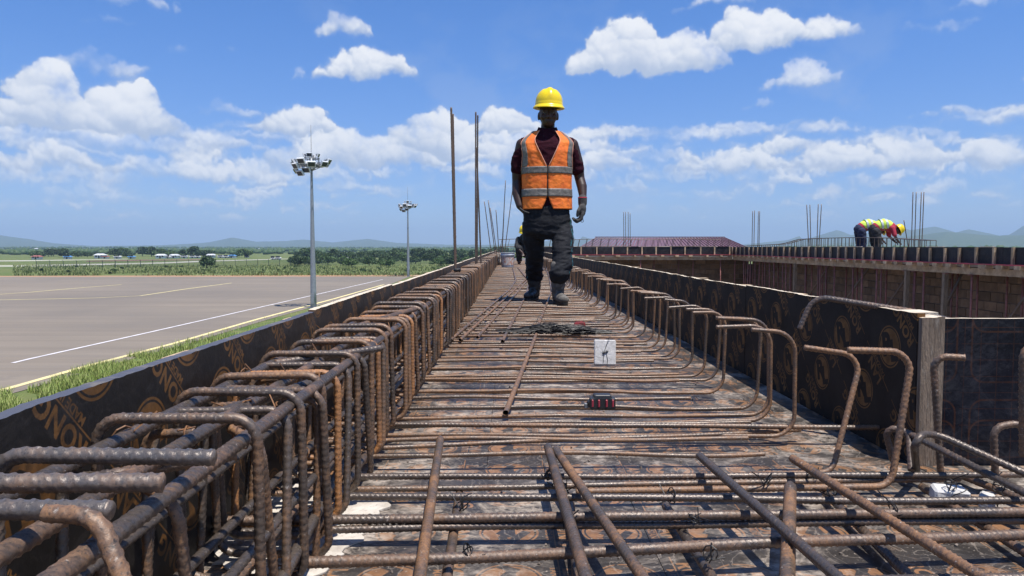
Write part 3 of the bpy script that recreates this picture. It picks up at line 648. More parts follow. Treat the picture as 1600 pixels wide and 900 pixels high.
# props
def prop_mesh(h, r, tilt):
    m = MB(); m.tube([(0, 0, 0), (tilt*.5, 0, h*.55)], r, 8); m.tube([(tilt*.5, 0, h*.5), (tilt, 0, h)], r*.78, 8); m.box(tilt-.06, tilt+.06, -.06, .06, h, h+.008); m.box(-.06, .06, -.06, .06, 0, .008)
    m.tube([(tilt*.5-.05, 0, h*.55), (tilt*.5+.05, 0, h*.55)], .008, 6); return m.mesh('steel_prop', True)
pm = [prop_mesh(3.54, .026, random.uniform(-.05, .05)) for _ in range(4)]
for me in pm: me.materials.append(M['red_steel'])
kind(MB().box(.95, XW+2.5, 1.7, 32, -3.75, -3.6).put('courtyard_floor', M['concrete']), 'structure')
y = 11.6
while y < YW:
    o = link('steel_prop', pm[random.randrange(4)], None, None, (XW+random.choice((.05, .45)), y, -3.6)); o.rotation_euler = (random.uniform(-.008, .008), 0, random.uniform(-.4, 1.9))
    tag(o, 'slim red oxide steel prop in the row under the opposite wing', 'prop', 'steel props under the opposite wing'); y += random.uniform(.22, .46)
x = 1.6
while x < XW-.2:
    o = link('steel_prop', pm[random.randrange(4)], None, None, (x, YW+random.choice((.05, .4)), -3.6)); o.rotation_euler = (0, 0, random.uniform(0, 3))
    tag(o, 'slim red oxide steel prop in the row under the far wing', 'prop', 'steel props under the far wing'); x += random.uniform(.55, 1.1)
# pale timber posts and dark diagonal braces
for (px, Yd, lab) in ((1418, XW, 'pale grey timber post among the red props below the starter bars'), (1478, XW, 'pale timber post beside the glossy panel, leaning slightly'), (1243, XW, 'pale thin timber post among the props near the arched rail')):
    Yp = (XW+.02)*F/(px-795); o = link('timber_post', MB().bar((0, 0, 0), (.02, -.03, 3.55), .085, .085, (1, 0, 0)).mesh('timber_post'), M['grey_timber'], None, (XW+.0, Yp, -3.6)); tag(o, lab, 'post')
for k, (px0, py0, px1, py1) in enumerate(((1388, 480, 1425, 425), (1486, 470, 1505, 440), (1333, 455, 1358, 422), (1585, 495, 1625, 450), (1280, 440, 1296, 418))):
    Ya = (XW+.3)*F/(px0-795); Yb = (XW+.3)*F/(px1-795); zb = -.06; za = dp(px0, py0, Ya).z
    a = Vector((XW+.3, Yb, zb)); b = Vector((XW+.3, Ya, za)); c = a+(b-a)*2.4
    o = link('diagonal_brace', MB().tube([a, c], .024, 7).mesh('diagonal_brace', True), M['rebar_dark']); tag(o, 'dark steel tube slanting between the props of the opposite wing', 'brace', 'diagonal braces under the opposite wing')
# cages on the far wings
def far_cage(lab, f_top, plane, c, u0, u1, step, r=.007, lat=False):
    t = thing('rebar_cage', lab, 'rebar cage', (0, 0, 0)); us = np.arange(u0, u1+.01, .6)
    pt = lambda u, w_, z: (c+w_, u, z) if plane == 'x' else (u, c+w_, z)
    for w_ in (0, .22):
        for zf in (lambda u: f_top(u), lambda u: .19, lambda u: (f_top(u)*.5+.1)):
            V, Q, C = tube([pt(u, w_, zf(u)) for u in us], r*1.3, 5); hang('main_bar', t, mesh('main_bar', V, Q), M['rebar_dark'])
    u = u0; k = 0
    while u < u1:
        zt_ = f_top(u); me = MB().tube(fillet([pt(u, 0, .18), pt(u+(.12 if lat else 0), 0, zt_), pt(u+(.12 if lat else 0), .22, zt_), pt(u, .22, .18)], .02, 3), r, 5).mesh('stirrup')
        hang('stirrup', t, me, M['rebar_dark']); u += step*random.uniform(.8, 1.2)
def arch(u): # the rail rises in the middle and sinks towards the near end
    return np.interp(u, [10, 13, 15.5, 17, 18.5, 20, 22, 23.5, 25, 29], [.52, .545, .60, .66, .72, .74, .745, .73, .58, .52])
far_cage('low rebar cage rising to an arch on the opposite wing', arch, 'x', XW+.25, 16.3, 29, .22)
far_cage('low rebar cage with slanting stirrups on the far wing', lambda u: .79+.02*math.sin(u*2), 'y', YW+.25, -.4, 8.9, .28, .009, True)

# our own wing: walls below the deck
bw = thing('building', 'unfinished block building carrying the slab, seen only along its roof edge', 'building', (0, 0, 0))
MB().box(-.30, -.10, -2, 31.2, -7.5, -.245).box(.55, .75, 1.9, 31.2, -7.5, -.245).box(.76, 6, 1.2, 1.4, -7.5, -.245).put('wall', M['brick'], bw)
MB().box(XW+1.9, XW+2.1, 8, 31, -7.5, .08).box(-.3, XW+2, 31.0, 31.18, -7.5, -.245).put('rear_wall', M['brick'], bw)

# maroon roof beyond the far wing
rf = thing('sheet_roof', 'low maroon ribbed metal roof with hipped end beyond the far wing', 'roof', (0, 0, 0))
A0, A1, B0, B1 = dp(905, 385, 40).x, dp(1166, 385, 40).x, dp(930, 372, 46).x, dp(1132, 371, 46).x
zr0, zr1 = .45, dp(1000, 371.5, 46).z; n = 46
for k in range(n):
    f0, f1 = k/n, (k+1)/n; g0 = A0+(A1-A0)*f0; g1 = A0+(A1-A0)*f1; h0 = B0+(B1-B0)*f0; h1 = B0+(B1-B0)*f1
    m = MB(); e = .18
    m.add([(g0, 40, zr0), (g1-(g1-g0)*e, 40, zr0), (h1-(h1-h0)*e, 46, zr1), (h0, 46, zr1), (g1-(g1-g0)*e, 40, zr0+.05), (g1, 40, zr0+.05), (h1, 46, zr1+.05), (h1-(h1-h0)*e, 46, zr1+.05)], [(0, 1, 2, 3), (4, 5, 6, 7), (1, 4, 7, 2)])
    m.put('roof_sheet', M['maroon'], rf)
MB().add([(A1, 40, zr0+.02), (A1+.9, 46, zr0-.1), (B1, 46, zr1+.03)], [(0, 1, 2)]).put('hip_sheet', M['maroon'], rf)
MB().box(B0, B1, 45.95, 46.1, zr1+.02, zr1+.07).put('ridge_cap', M['maroon'], rf)
MB().box(A0, A1, 40.05, 40.2, -7.5, zr0-.03).put('wall', M['concrete'], rf)

# ------------------------------------------------------------------ airfield, fields, hills
GZ = -7.5
def ground_mat(name, c1, c2, c3, s=1.0, rough=.95):
    m, t = mat(name); co = t.n('ShaderNodeTexCoord', out=3)
    a = t.step(t.noise(co, .02*s, 6, .6), .35, .65); b = t.step(t.noise(co, .25*s, 6, .65), .4, .65)
    c = t.mix(b, t.mix(a, c1, c2), c3)
    return finish(m, t, {'Base Color': c, 'Roughness': rough, 'Specular IOR Level': .2}, t.noise(co, 1.2*s, 6), .5, .3)
M['field'] = ground_mat('grass_field', (.085, .135, .032), (.12, .15, .045), (.165, .17, .065))
M['land'] = ground_mat('wooded_land', (.035, .065, .022), (.05, .085, .028), (.10, .12, .045), .25)
m, t = mat('apron_concrete'); co = t.n('ShaderNodeTexCoord', out=3)
st = t.noise(t.vm('MULTIPLY', co, (.012, .42, 1)), 1.0, 7, .65); big = t.noise(co, .03, 5)
c = t.mix(t.step(st, .35, .66), (.192, .156, .116), (.245, .202, .152)); c = t.mix(t.step(big, .35, .7), c, (.175, .147, .116))
c = t.mix(t.m('MULTIPLY', t.step(t.noise(t.vm('MULTIPLY', co, (.02, 1.4, 1)), 1.0, 4), .6, .68), .35), c, (.14, .125, .115))
sp_ = t.noise(co, .22, 6, .7); c = t.mix(t.m('MULTIPLY', t.step(sp_, .62, .72), .3), c, (.13, .115, .10))
M['apron'] = finish(m, t, {'Base Color': c, 'Roughness': .85}, t.noise(co, 6, 5), .2, .05)

kind(MB().box(-13400, 13400, -13400, 13400, GZ-.6, GZ).put('ground', M['field']), 'structure')
def flat(name, pts, z, m, k='structure', px=True):
    V = [tuple(gp(*p, z)) if px else (p[0], p[1], z) for p in pts]; o = link(name, mesh(name, V, [tuple(range(len(V)))]), m); kind(o, k)
    if o.data.polygons[0].normal.z < 0: o.data.flip_normals()
    return o
yl = [(-260, 680), (20, 606), (132, 574), (273, 537), (400, 500), (523, 467), (600, 445)]
ylw = [gp(*p, GZ) for p in yl]
ap = [(gp(-500, 433, GZ).x, gp(-500, 433, GZ).y), (gp(640, 432.3, GZ).x, gp(640, 432.3, GZ).y)]+[(p.x+1.2, p.y) for p in reversed(ylw)]+[(ylw[0].x+1.2, 15), (-260, 15)]
flat('apron', ap, GZ+.03, M['apron'], px=False)
def stripe(name, pts, wd, z, m):
    W_ = [gp(*p, GZ) if not isinstance(p, Vector) else p for p in pts]; V = []; n = len(W_)
    for i, p in enumerate(W_):
        d = (W_[min(i+1, n-1)]-W_[max(i-1, 0)]).normalized(); s = Vector((-d.y, d.x, 0))*wd/2
        V += [(p+s).to_tuple()[:2]+(z,), (p-s).to_tuple()[:2]+(z,)]
    o = link(name, mesh(name, V, [(2*i, 2*i+1, 2*i+3, 2*i+2) for i in range(n-1)]), m); kind(o, 'structure')
    if o.data.polygons[0].normal.z < 0: o.data.flip_normals()
stripe('apron_marking', ylw, .5, GZ+.05, M['yellow_paint'])
stripe('apron_marking', [(20, 568), (47, 561.5), (233, 520), (400, 482), (598, 437)], .32, GZ+.05, M['white_paint'])
stripe('apron_marking', [(-60, 470), (47, 468.2), (150, 466), (220, 462.5), (290, 452), (362, 442.5)], .45, GZ+.05, M['yellow_paint'])
stripe('apron_marking', [(-40, 463), (47, 457), (120, 450.5), (190, 445)], .45, GZ+.05, M['yellow_paint'])
flat('soil_strip', [(-400, 433), (380, 432.4), (690, 431.6), (720, 429.2), (450, 430.0), (-400, 432)], GZ+.02, M['soil'])
# pale perimeter road and red-brown soil beyond the fence
M['track'] = P('pale_track', (.50, .47, .40), (.36, .36, .25), .05, .95)
M['redsoil'] = P('red_brown_soil', (.20, .085, .075), (.16, .09, .06), .05, .95)
flat('perimeter_road', [(-100, 417.5), (47, 416.5), (250, 412), (330, 408.5), (450, 404.8), (450, 404.2), (330, 407.0), (250, 410), (47, 414), (-100, 415)], GZ+.05, M['track'])
flat('ploughed_strip', [(135, 408.8), (220, 407.3), (320, 406.1), (320, 405.2), (220, 405.8), (135, 407.5)], GZ+.06, M['redsoil'])
flat('perimeter_road', [(-100, 409), (47, 408), (200, 405), (200, 404.4), (47, 406.6), (-100, 407.5)], GZ+.04, M['track'])

SIL = [(-900, 370), (-500, 374), (-200, 372), (0, 374), (47, 378), (90, 383), (150, 386), (250, 385), (300, 383), (330, 381), (365, 374.5), (400, 380), (450, 379), (475, 376.5), (520, 381), (575, 375.5), (620, 381), (700, 384), (780, 384), (850, 379), (880, 373), (904, 369), (925, 376), (960, 383),
       (1160, 384), (1230, 378), (1269, 367), (1308, 354), (1331, 364), (1343, 360), (1370, 362), (1401, 351), (1422, 356), (1462, 351), (1494, 361), (1512, 356), (1537, 361), (1562, 367), (1578, 366), (1600, 352), (1650, 344), (1720, 352), (1850, 366), (2100, 372), (2500, 370)]
SILM = [(-900, 386), (900, 388), (1150, 386), (1250, 381), (1340, 376), (1400, 371), (1440, 366), (1478, 362), (1520, 366), (1560, 369), (1640, 368), (1800, 374), (2500, 384)]
def sil_h(tab, a, r):
    px = 795+F*math.tan(max(-1.1, min(1.1, a))); y_ = np.interp(px, [p[0] for p in tab], [p[1] for p in tab])
    if abs(a) > 1.05: y_ = 378+5*mnoise.noise((a*4, 1, 0))
    return (385-y_)/F*r/math.cos(max(-1.1, min(1.1, a)))
def terrain():
    azs = np.concatenate([np.linspace(-math.pi, -.9, 60), np.linspace(-.89, .89, 420), np.linspace(.9, math.pi, 60)])
    rs = np.concatenate([np.linspace(850, 3600, 26), np.linspace(3800, 12600, 44)]); V = []
    for a in azs:
        hf = sil_h(SIL, a, 7000); hf = hf+16 if hf < 90 else hf*.72; hm = sil_h(SILM, a, 4600)*.8
        for r in rs:
            x, y_ = r*math.sin(a), r*math.cos(a)
            near = (1.5+3*mnoise.noise((x*.0012, y_*.0012, 1)))*np.interp(r, [850, 1300, 2600, 3000, 3600], [0, .2, .7, .6, .2])
            n3 = mnoise.fractal((x*.0011, y_*.0011, 5), .8, 2.1, 5)
            rg = 1+.02*n3
            far = max(hf, 0)*math.exp(-((r-7000*rg)/(1100 if r < 7000 else 2200))**2); mid = max(hm, -3)*math.exp(-((r-4600*rg)/750)**2)
            wood = mnoise.noise((x*.02, y_*.02, 9))*5*np.interp(r, [850, 1500, 3000], [0, .4, 1])
            V.append((x, y_, GZ-1.2*(r < 860)+max(near+1.2*np.interp(r, [850, 2600], [0, 1]), 0)+max(far, mid)*(1+.03*n3)+wood*.5+far*.05*n3))
    n, k = len(azs), len(rs); i = np.arange(n-1)[:, None]*k; j = np.arange(k-1)[None, :]
    Q = np.stack([i+j, i+j+1, i+k+j+1, i+k+j], -1).reshape(-1, 4)[:, ::-1]
    o = link('hills', mesh('hills', V, np.ascontiguousarray(Q), True), M['land']); kind(o, 'structure')
terrain()
def ground_h(x, y_):
    r = math.hypot(x, y_)
    return GZ if r < 880 else GZ+max((1.5+3*mnoise.noise((x*.0012, y_*.0012, 1)))*np.interp(r, [850, 1300, 2600, 3000, 3600], [0, .2, .7, .6, .2])+1.2*np.interp(r, [850, 2600], [0, 1]), 0)

# trees
def leafmat(name, a, b, c):
    m, t = mat(name); co = t.n('ShaderNodeTexCoord', out=3); rnd = t.n('ShaderNodeObjectInfo', out=5)
    g_ = t.n('ShaderNodeNewGeometry', out=8)     # random per island
    col = t.mix(g_, t.mix(t.step(t.noise(co, .7, 4), .35, .65), a, b), c)
    col = t.n('ShaderNodeHueSaturation', {'Value': t.m('MULTIPLY_ADD', rnd, .5, .75), 'Color': col})
    return finish(m, t, {'Base Color': col, 'Roughness': .6, 'Specular IOR Level': .3})
M['leaf'] = leafmat('leaves', (.045, .085, .022), (.065, .115, .03), (.09, .14, .04))
M['leaf_dark'] = leafmat('dark_leaves', (.028, .058, .018), (.04, .078, .022), (.06, .095, .03))
M['bark'] = P('bark', (.12, .09, .065), (.07, .055, .04), 3, .95)
def leaves(n, rx, rz, cz, size, clumps):
    C = rng.normal(size=(clumps, 3)); C /= np.linalg.norm(C, axis=1, keepdims=True); C *= (rng.random((clumps, 1))**.4)*np.array([rx, rx, rz])*.75; C[:, 2] = np.abs(C[:, 2])*1.0-rz*.25*rng.random(clumps)
    idx = rng.integers(0, clumps, n); D_ = rng.normal(size=(n, 3)); D_ /= np.linalg.norm(D_, axis=1, keepdims=True)
    P_ = C[idx]+D_*np.array([rx, rx, rz*.9])*.38*(rng.random((n, 1))**.33)
    P_[:, 2] += cz
    a = rng.normal(size=(n, 3)); a /= np.linalg.norm(a, axis=1, keepdims=True); b = np.cross(a, rng.normal(size=(n, 3))); b /= np.linalg.norm(b, axis=1, keepdims=True)
    s = size*(.6+.8*rng.random((n, 1)))
    V = np.stack([P_-a*s, P_+b*s*.55, P_+a*s, P_-b*s*.55], 1).reshape(-1, 3)
    V[:, 2] = np.maximum(V[:, 2], .05)
    return V, np.arange(n*4).reshape(n, 4)
def trunk(h, r):
    m = MB(); m.tube(resample([(0, 0, -.2), (.1*h*.2, 0, h*.5), (0, .1, h)], h/6)[0], r, 7)
    for k in range(4):
        a = k*1.6+random.random(); m.tube([(0, 0, h*.55), (math.cos(a)*h*.3, math.sin(a)*h*.3, h*.95)], r*.5, 5)
    return m.mesh('trunk', True)
kinds_ = []
for k in range(5):
    rx, rz = random.uniform(2.6, 4.2), random.uniform(1.7, 2.6); V, Q = leaves(1500, rx, rz, rz*.62+.35, .36, 18); me = mesh('crown', V, Q); me.materials.append(M['leaf'] if k % 2 else M['leaf_dark'])
    tr = trunk(rz+.9, .16); tr.materials.append(M['bark']); kinds_.append((me, tr))
def tree(name, lab, p, s, k, group=None, cat='tree'):
    t = thing(name, lab, cat, p, random.uniform(0, 6.28), group); t.scale = (s, s, s*random.uniform(.85, 1.15))
    hang('crown', t, kinds_[k % 5][0], None); hang('trunk', t, kinds_[k % 5][1], None); return t
tree('bush', 'lone round dark bush standing by itself at the airfield fence', gp(323, 419.5, GZ), 1.12, 0, cat='bush')
for i in range(90):    # the thicket beside the fence
    px = random.uniform(452, 800); py = random.uniform(405, 417) if i < 50 else random.uniform(401, 406)
    p = gp(px, py, GZ); tree('tree', 'dense green tree in the thicket behind the airfield fence', p, random.uniform(.7, 1.25)*(1.0 if py > 406 else 1.5), i, 'trees of the thicket')
for i in range(40):
    px = random.choice((random.uniform(50, 140), random.uniform(140, 460), random.uniform(190, 330))); p = gp(px, random.uniform(400.2, 402.6), GZ)
    tree('tree', 'dark tree among the white houses across the airfield', p, random.uniform(1.0, 1.9), i, 'trees between the far houses')
def wood(name, n, rmin, rmax, amin, amax, smin, smax):
    ico_v = []; 
    import bmesh
    bm = bmesh.new(); bmesh.ops.create_icosphere(bm, subdivisions=2, radius=1); IV = np.array([v.co[:] for v in bm.verts]); IF = np.array([[v.index for v in f.verts] for f in bm.faces]); bm.free()
    VV, FF = [], []
    for i in range(n):
        a = random.uniform(amin, amax); r = rmin+(rmax-rmin)*random.random()**.8; x, y_ = r*math.sin(a), r*math.cos(a); s = random.uniform(smin, smax)*(1+r/4000)
        if mnoise.noise((x*.004, y_*.004, 3)) < -.12: continue
        w_ = 1+.5*(rng.random((len(IV), 1))-.5)
        VV.append(IV*w_*np.array([s, s, s*.8])+np.array([x, y_, ground_h(x, y_)+s*.55])); FF.append(IF+len(IV)*(len(FF)))
    o = link(name, mesh(name, np.concatenate(VV), np.concatenate(FF), False), M['leaf_dark']); kind(o, 'stuff')
wood('woods', 1500, 760, 1400, -.75, .1, 1.7, 3.0)
wood('woods', 3000, 1300, 3400, -.75, .75, 1.5, 2.4)
wood('woods', 500, 650, 1300, .35, .75, 3.0, 5.0)
# grass: tall tufts at the building's foot, rough growth beyond the apron
def blades(name, pts, h0, h1, wd, m, lean=.35):
    n = len(pts); P_ = np.array(pts); a = rng.random(n)*6.28; h = (h0+(h1-h0)*rng.random(n)**1.5)[:, None]
    d = np.stack([np.cos(a), np.sin(a), np.zeros(n)], 1); s = np.stack([-np.sin(a), np.cos(a), np.zeros(n)], 1)*wd; L = lean*h*rng.random((n, 1))
    up = np.array([0, 0, 1.0])
    V = np.stack([P_-s, P_+s, P_+s*.7+up*h*.55+d*L*.4, P_-s*.7+up*h*.55+d*L*.4, P_+s*.7+up*h*.55+d*L*.4, P_-s*.7+up*h*.55+d*L*.4, P_+up*h+d*L-s*.1, P_+up*h+d*L+s*.1], 1).reshape(-1, 3)
    b = np.arange(n)[:, None]*8; Q = np.concatenate([b+np.array([[0, 1, 2, 3]]), b+np.array([[5, 4, 7, 6]])])
    o = link(name, mesh(name, V, Q), m); kind(o, 'stuff')
M['blade'] = leafmat('bright_grass', (.14, .23, .035), (.20, .29, .05), (.32, .33, .11))
M['blade_dry'] = leafmat('rough_grass', (.12, .18, .045), (.16, .21, .06), (.24, .25, .10))
pts = []
while len(pts) < 20000:
    f = random.random()**1.1*6.2-.2; k = min(max(int(f), 0), 5); q = f-k; b = ylw[k]+(ylw[k+1]-ylw[k])*q
    off = random.gauss(2.9, 1.5); dens = np.interp(b.y, [20, 45, 55, 62, 72, 90], [1, 1, .9, .35, .04, 0])
    x, y_ = b.x+off, b.y
    if off < .5+1.0*mnoise.noise((y_*.35, 2, 0)) or random.random() > dens or mnoise.noise((x*.5, y_*.5, 0)) < -.10: continue
    pts.append((x, y_, GZ+.0))
blades('grass', pts, .10, .58, .022, M['blade'], .8)
pts = []
while len(pts) < 14000:
    px = random.uniform(20, 720); py = random.uniform(415, 431); p = gp(px, py, GZ)
    if mnoise.noise((p.x*.06, p.y*.06, 0)) > -.2: pts.append(tuple(p))
blades('grass', pts, .25, 1.0, .16, M['blade_dry'], .6)
for i in range(60):
    p = gp(random.uniform(47, 720), random.uniform(418, 430), GZ); tree('shrub', 'low green shrub in the rough growth beyond the apron', p, random.uniform(.12, .30), i, 'shrubs beyond the apron', 'shrub')
# airfield fence
fe = thing('airfield_fence', 'long dark green wire fence beyond the apron', 'fence', tuple(gp(330, 418.5, GZ)))
fp0, fp1 = gp(57, 419.5, GZ), gp(770, 412.5, GZ); org = fe.location.copy(); L = (fp1-fp0).length; nP = int(L/4.2)
M['fence'] = P('green_fence_wire', (.03, .06, .05), (.02, .04, .035), 2, .6)
pme = MB().box(-.07, .07, -.07, .07, 0, 2.6).bar((0, 0, 2.6), (0, -.35, 2.95), .1, .1).mesh('post'); pme.materials.append(M['fence'])
for k in range(nP+1): hang('post', fe, pme, None, (fp0+(fp1-fp0)*(k/nP))-org)
m = MB()
for k in range(15): m.bar(fp0+Vector((0, 0, .12+k*.18))-org, fp1+Vector((0, 0, .12+k*.18))-org, .018, .018)
n = int(L/.28)
for k in range(n):
    p = fp0+(fp1-fp0)*(k/n)-org; m.box(p.x-.02, p.x+.02, p.y-.01, p.y+.01, p.z, p.z+2.6)
kind(m.put('wire_mesh', M['fence'], fe), 'stuff')
# houses of the town
M['white_wall'] = P('white_wall', (.74, .73, .70), (.62, .60, .57), .4, .85, vary=.08)
M['roof_white'] = P('pale_sheet_roof', (.66, .67, .68), (.52, .53, .55), .4, .5)
M['roof_blue'] = P('blue_sheet_roof', (.10, .30, .62), (.08, .24, .50), .4, .5)
M['roof_red'] = P('red_sheet_roof', (.36, .12, .09), (.28, .10, .08), .4, .6)
M['pane'] = P('dark_pane', (.03, .035, .04), None, 4, .2)
HS = [(58, 405.5, 13, 'roof_red', 0), (106, 404.6, 10, 'roof_blue', 0), (157, 403.8, 15, 'roof_white', 0), (165, 404.0, 9, 'roof_red', 0), (184, 404.2, 9, 'roof_white', 0), (206, 404.2, 9, 'roof_blue', 0), (252, 403.9, 14, 'roof_white', 0), (263, 403.8, 7, 'roof_white', 0), (273, 403.6, 13, 'roof_white', 0), (288, 403.5, 9, 'roof_white', 0),
      (301, 403.4, 8, 'roof_white', 0), (309, 403.3, 7, 'roof_white', 0), (330, 402.8, 12, 'roof_white', 0), (345, 403, 8, 'roof_white', 0), (353, 403.1, 7, 'roof_white', 0), (363, 403, 10, 'roof_blue', 0), (386, 402.4, 5, 'roof_red', 0), (427, 405.6, 6, 'roof_white', 0), (435, 405.6, 7, 'roof_white', 0), (548, 404.5, 7, 'roof_white', 0), (579, 404.8, 7, 'roof_white', 0)]
HS += [(57, 394, 5, 'roof_white', 1500), (78, 394, 5, 'roof_white', 1500), (103, 394.5, 3.5, 'roof_white', 1500), (206, 390.5, 3, 'roof_white', 1900), (407, 392.5, 6, 'roof_white', 1500), (428, 396, 4, 'roof_white', 1200), (700, 397, 4, 'roof_white', 1200), (735, 396, 4, 'roof_white', 1300)]
for i, (px, py, wpx, rm, dist) in enumerate(HS):
    p = gp(px, py, GZ) if not dist else dp(px, py, dist); d = p.y
    if dist: p.z = max(p.z, ground_h(p.x, p.y)-.5)
    wd_ = wpx/F*d; hh = min(2.9, wd_*.34); col = {'roof_white': 'pale', 'roof_blue': 'blue', 'roof_red': 'red'}[rm]
    t = thing('house', f'{"small" if wpx < 9 else "long"} white house with {col} roof among trees across the airfield', 'house', p, random.uniform(-.25, .25), 'far houses across the airfield')
    D_ = wd_*.6; MB().box(-wd_/2, wd_/2, -D_/2, D_/2, -2, hh).put('wall', M['white_wall'], t)
    e = wd_/2+.5; f = D_/2+.5; rh = hh+wd_*.17
    MB().add([(-e, -f, hh), (e, -f, hh), (e, f, hh), (-e, f, hh), (-e+wd_*.22, 0, rh), (e-wd_*.22, 0, rh)], [(0, 1, 5, 4), (2, 3, 4, 5), (1, 2, 5), (3, 0, 4), (3, 2, 1, 0)]).put('roof', M[rm], t)
    for k in (-1, 1):
        MB().box(k*wd_*.28-.6, k*wd_*.28+.6, -D_/2-.05, -D_/2+.02, 1.0, 2.2).put('window', M['pane'], t)
    MB().box(-.5, .5, -D_/2-.05, -D_/2+.02, 0, 2.1).put('door', M['pane'], t)

# floodlight masts
def mast(lab, base, rz):
    t = thing('floodlight_mast', lab, 'floodlight mast', base, rz, 'floodlight masts on the apron')
    H = 19.4; zz = np.linspace(0, H, 10); V, Q, C = tube([(0, 0, z) for z in zz], 1, 14, radii=[.40-.018*z*.8 for z in zz])
    b = MB(); b.v = V.tolist(); b.f = [tuple(q) for q in Q.tolist()]+list(C); b.put('pole', M['galv'], t, True)
    MB().box(-.62, .62, -.62, .62, 0, .06).put('base_plate', M['galv'], t); MB().box(-.2, .2, -.52, -.36, .6, 1.9).put('control_box', M['galv'], t)
    MB().tube([(0, 0, H), (0, 0, H+.9)], .05, 6).tube([(0, 0, H+.9), (0, 0, H+4.2)], .028, 5).put('lightning_rod', M['grey_steel'], t, True)
    m = MB()
    for r_, z in ((1.0, H-1.0), (1.9, H-1.0), (1.0, H-.1)):
        m.tube([(math.cos(a)*r_, math.sin(a)*r_, z) for a in np.linspace(0, 2*math.pi, 25)], .06, 6)
    for k in range(8):
        a = k*math.pi/4; c, s = math.cos(a), math.sin(a)
        m.bar((0, 0, H-1.0), (c*2.2, s*2.2, H-1.0), .09, .09).bar((c*1.0, s*1.0, H-1.0), (c*1.0, s*1.0, H), .06, .06).bar((0, 0, H-1.7), (c*1.5, s*1.5, H-1.05), .06, .06)
    m.put('head_frame', M['grey_steel'], t)
    MB().tube([(0, 0, H-1.5), (0, 0, H-.6)], .5, 10).put('winch_drum', M['galv'], t)
    hb = MB().box(-.52, .52, -.12, .12, -.36, .36).mesh('floodlight'); hb.materials.append(M['white_lamp'])
    lb = MB().box(-.42, .42, -.15, -.121, -.27, .27).mesh('lens'); lb.materials.append(M['lens'])
    gb = MB().box(-.30, .30, .121, .32, -.2, .2).bar((-.48, .1, 0), (-.48, .5, 0), .05, .05).bar((.48, .1, 0), (.48, .5, 0), .05, .05).mesh('driver_box'); gb.materials.append(M['grey_steel'])
    for (a, r_, z, tl) in [(200, 2.2, H-.55, 50), (228, 2.35, H-1.2, 52), (252, 2.3, H-.6, 52), (205, 2.0, H-1.75, 50), (238, 1.9, H-2.1, 54), (262, 1.7, H-1.7, 52), (180, 2.3, H-.9, 48), (285, 2.0, H-1.0, 50),
                         (20, 2.1, H-.8, 50), (48, 2.2, H-.45, 50), (75, 2.1, H-.7, 50), (330, 2.2, H-.9, 50), (355, 2.3, H-.5, 50), (110, 2.0, H-.6, 50), (140, 2.0, H-.9, 50), (95, .9, H+.25, 40), (270, .9, H+.3, 40), (0, .9, H+.3, 40), (180, .9, H+.3, 40)]:
        a = R(a); o = hang('floodlight', t, hb, None, (math.cos(a)*r_, math.sin(a)*r_, z)); sc = .7 if r_ < 1 else 1
        o.rotation_mode = 'XYZ'; o.rotation_euler = (R(tl-18), 0, a+math.pi/2); o.scale = (sc, sc, sc)
        hang('lens', o, lb, None); hang('driver_box', o, gb, None)
b = gp(490, 481, GZ); mast('tall grey floodlight mast on the apron edge, bigger and closer one', b, 0)
b = gp(638, 432.2, GZ); mast('grey floodlight mast far off where the apron ends', b, .1)

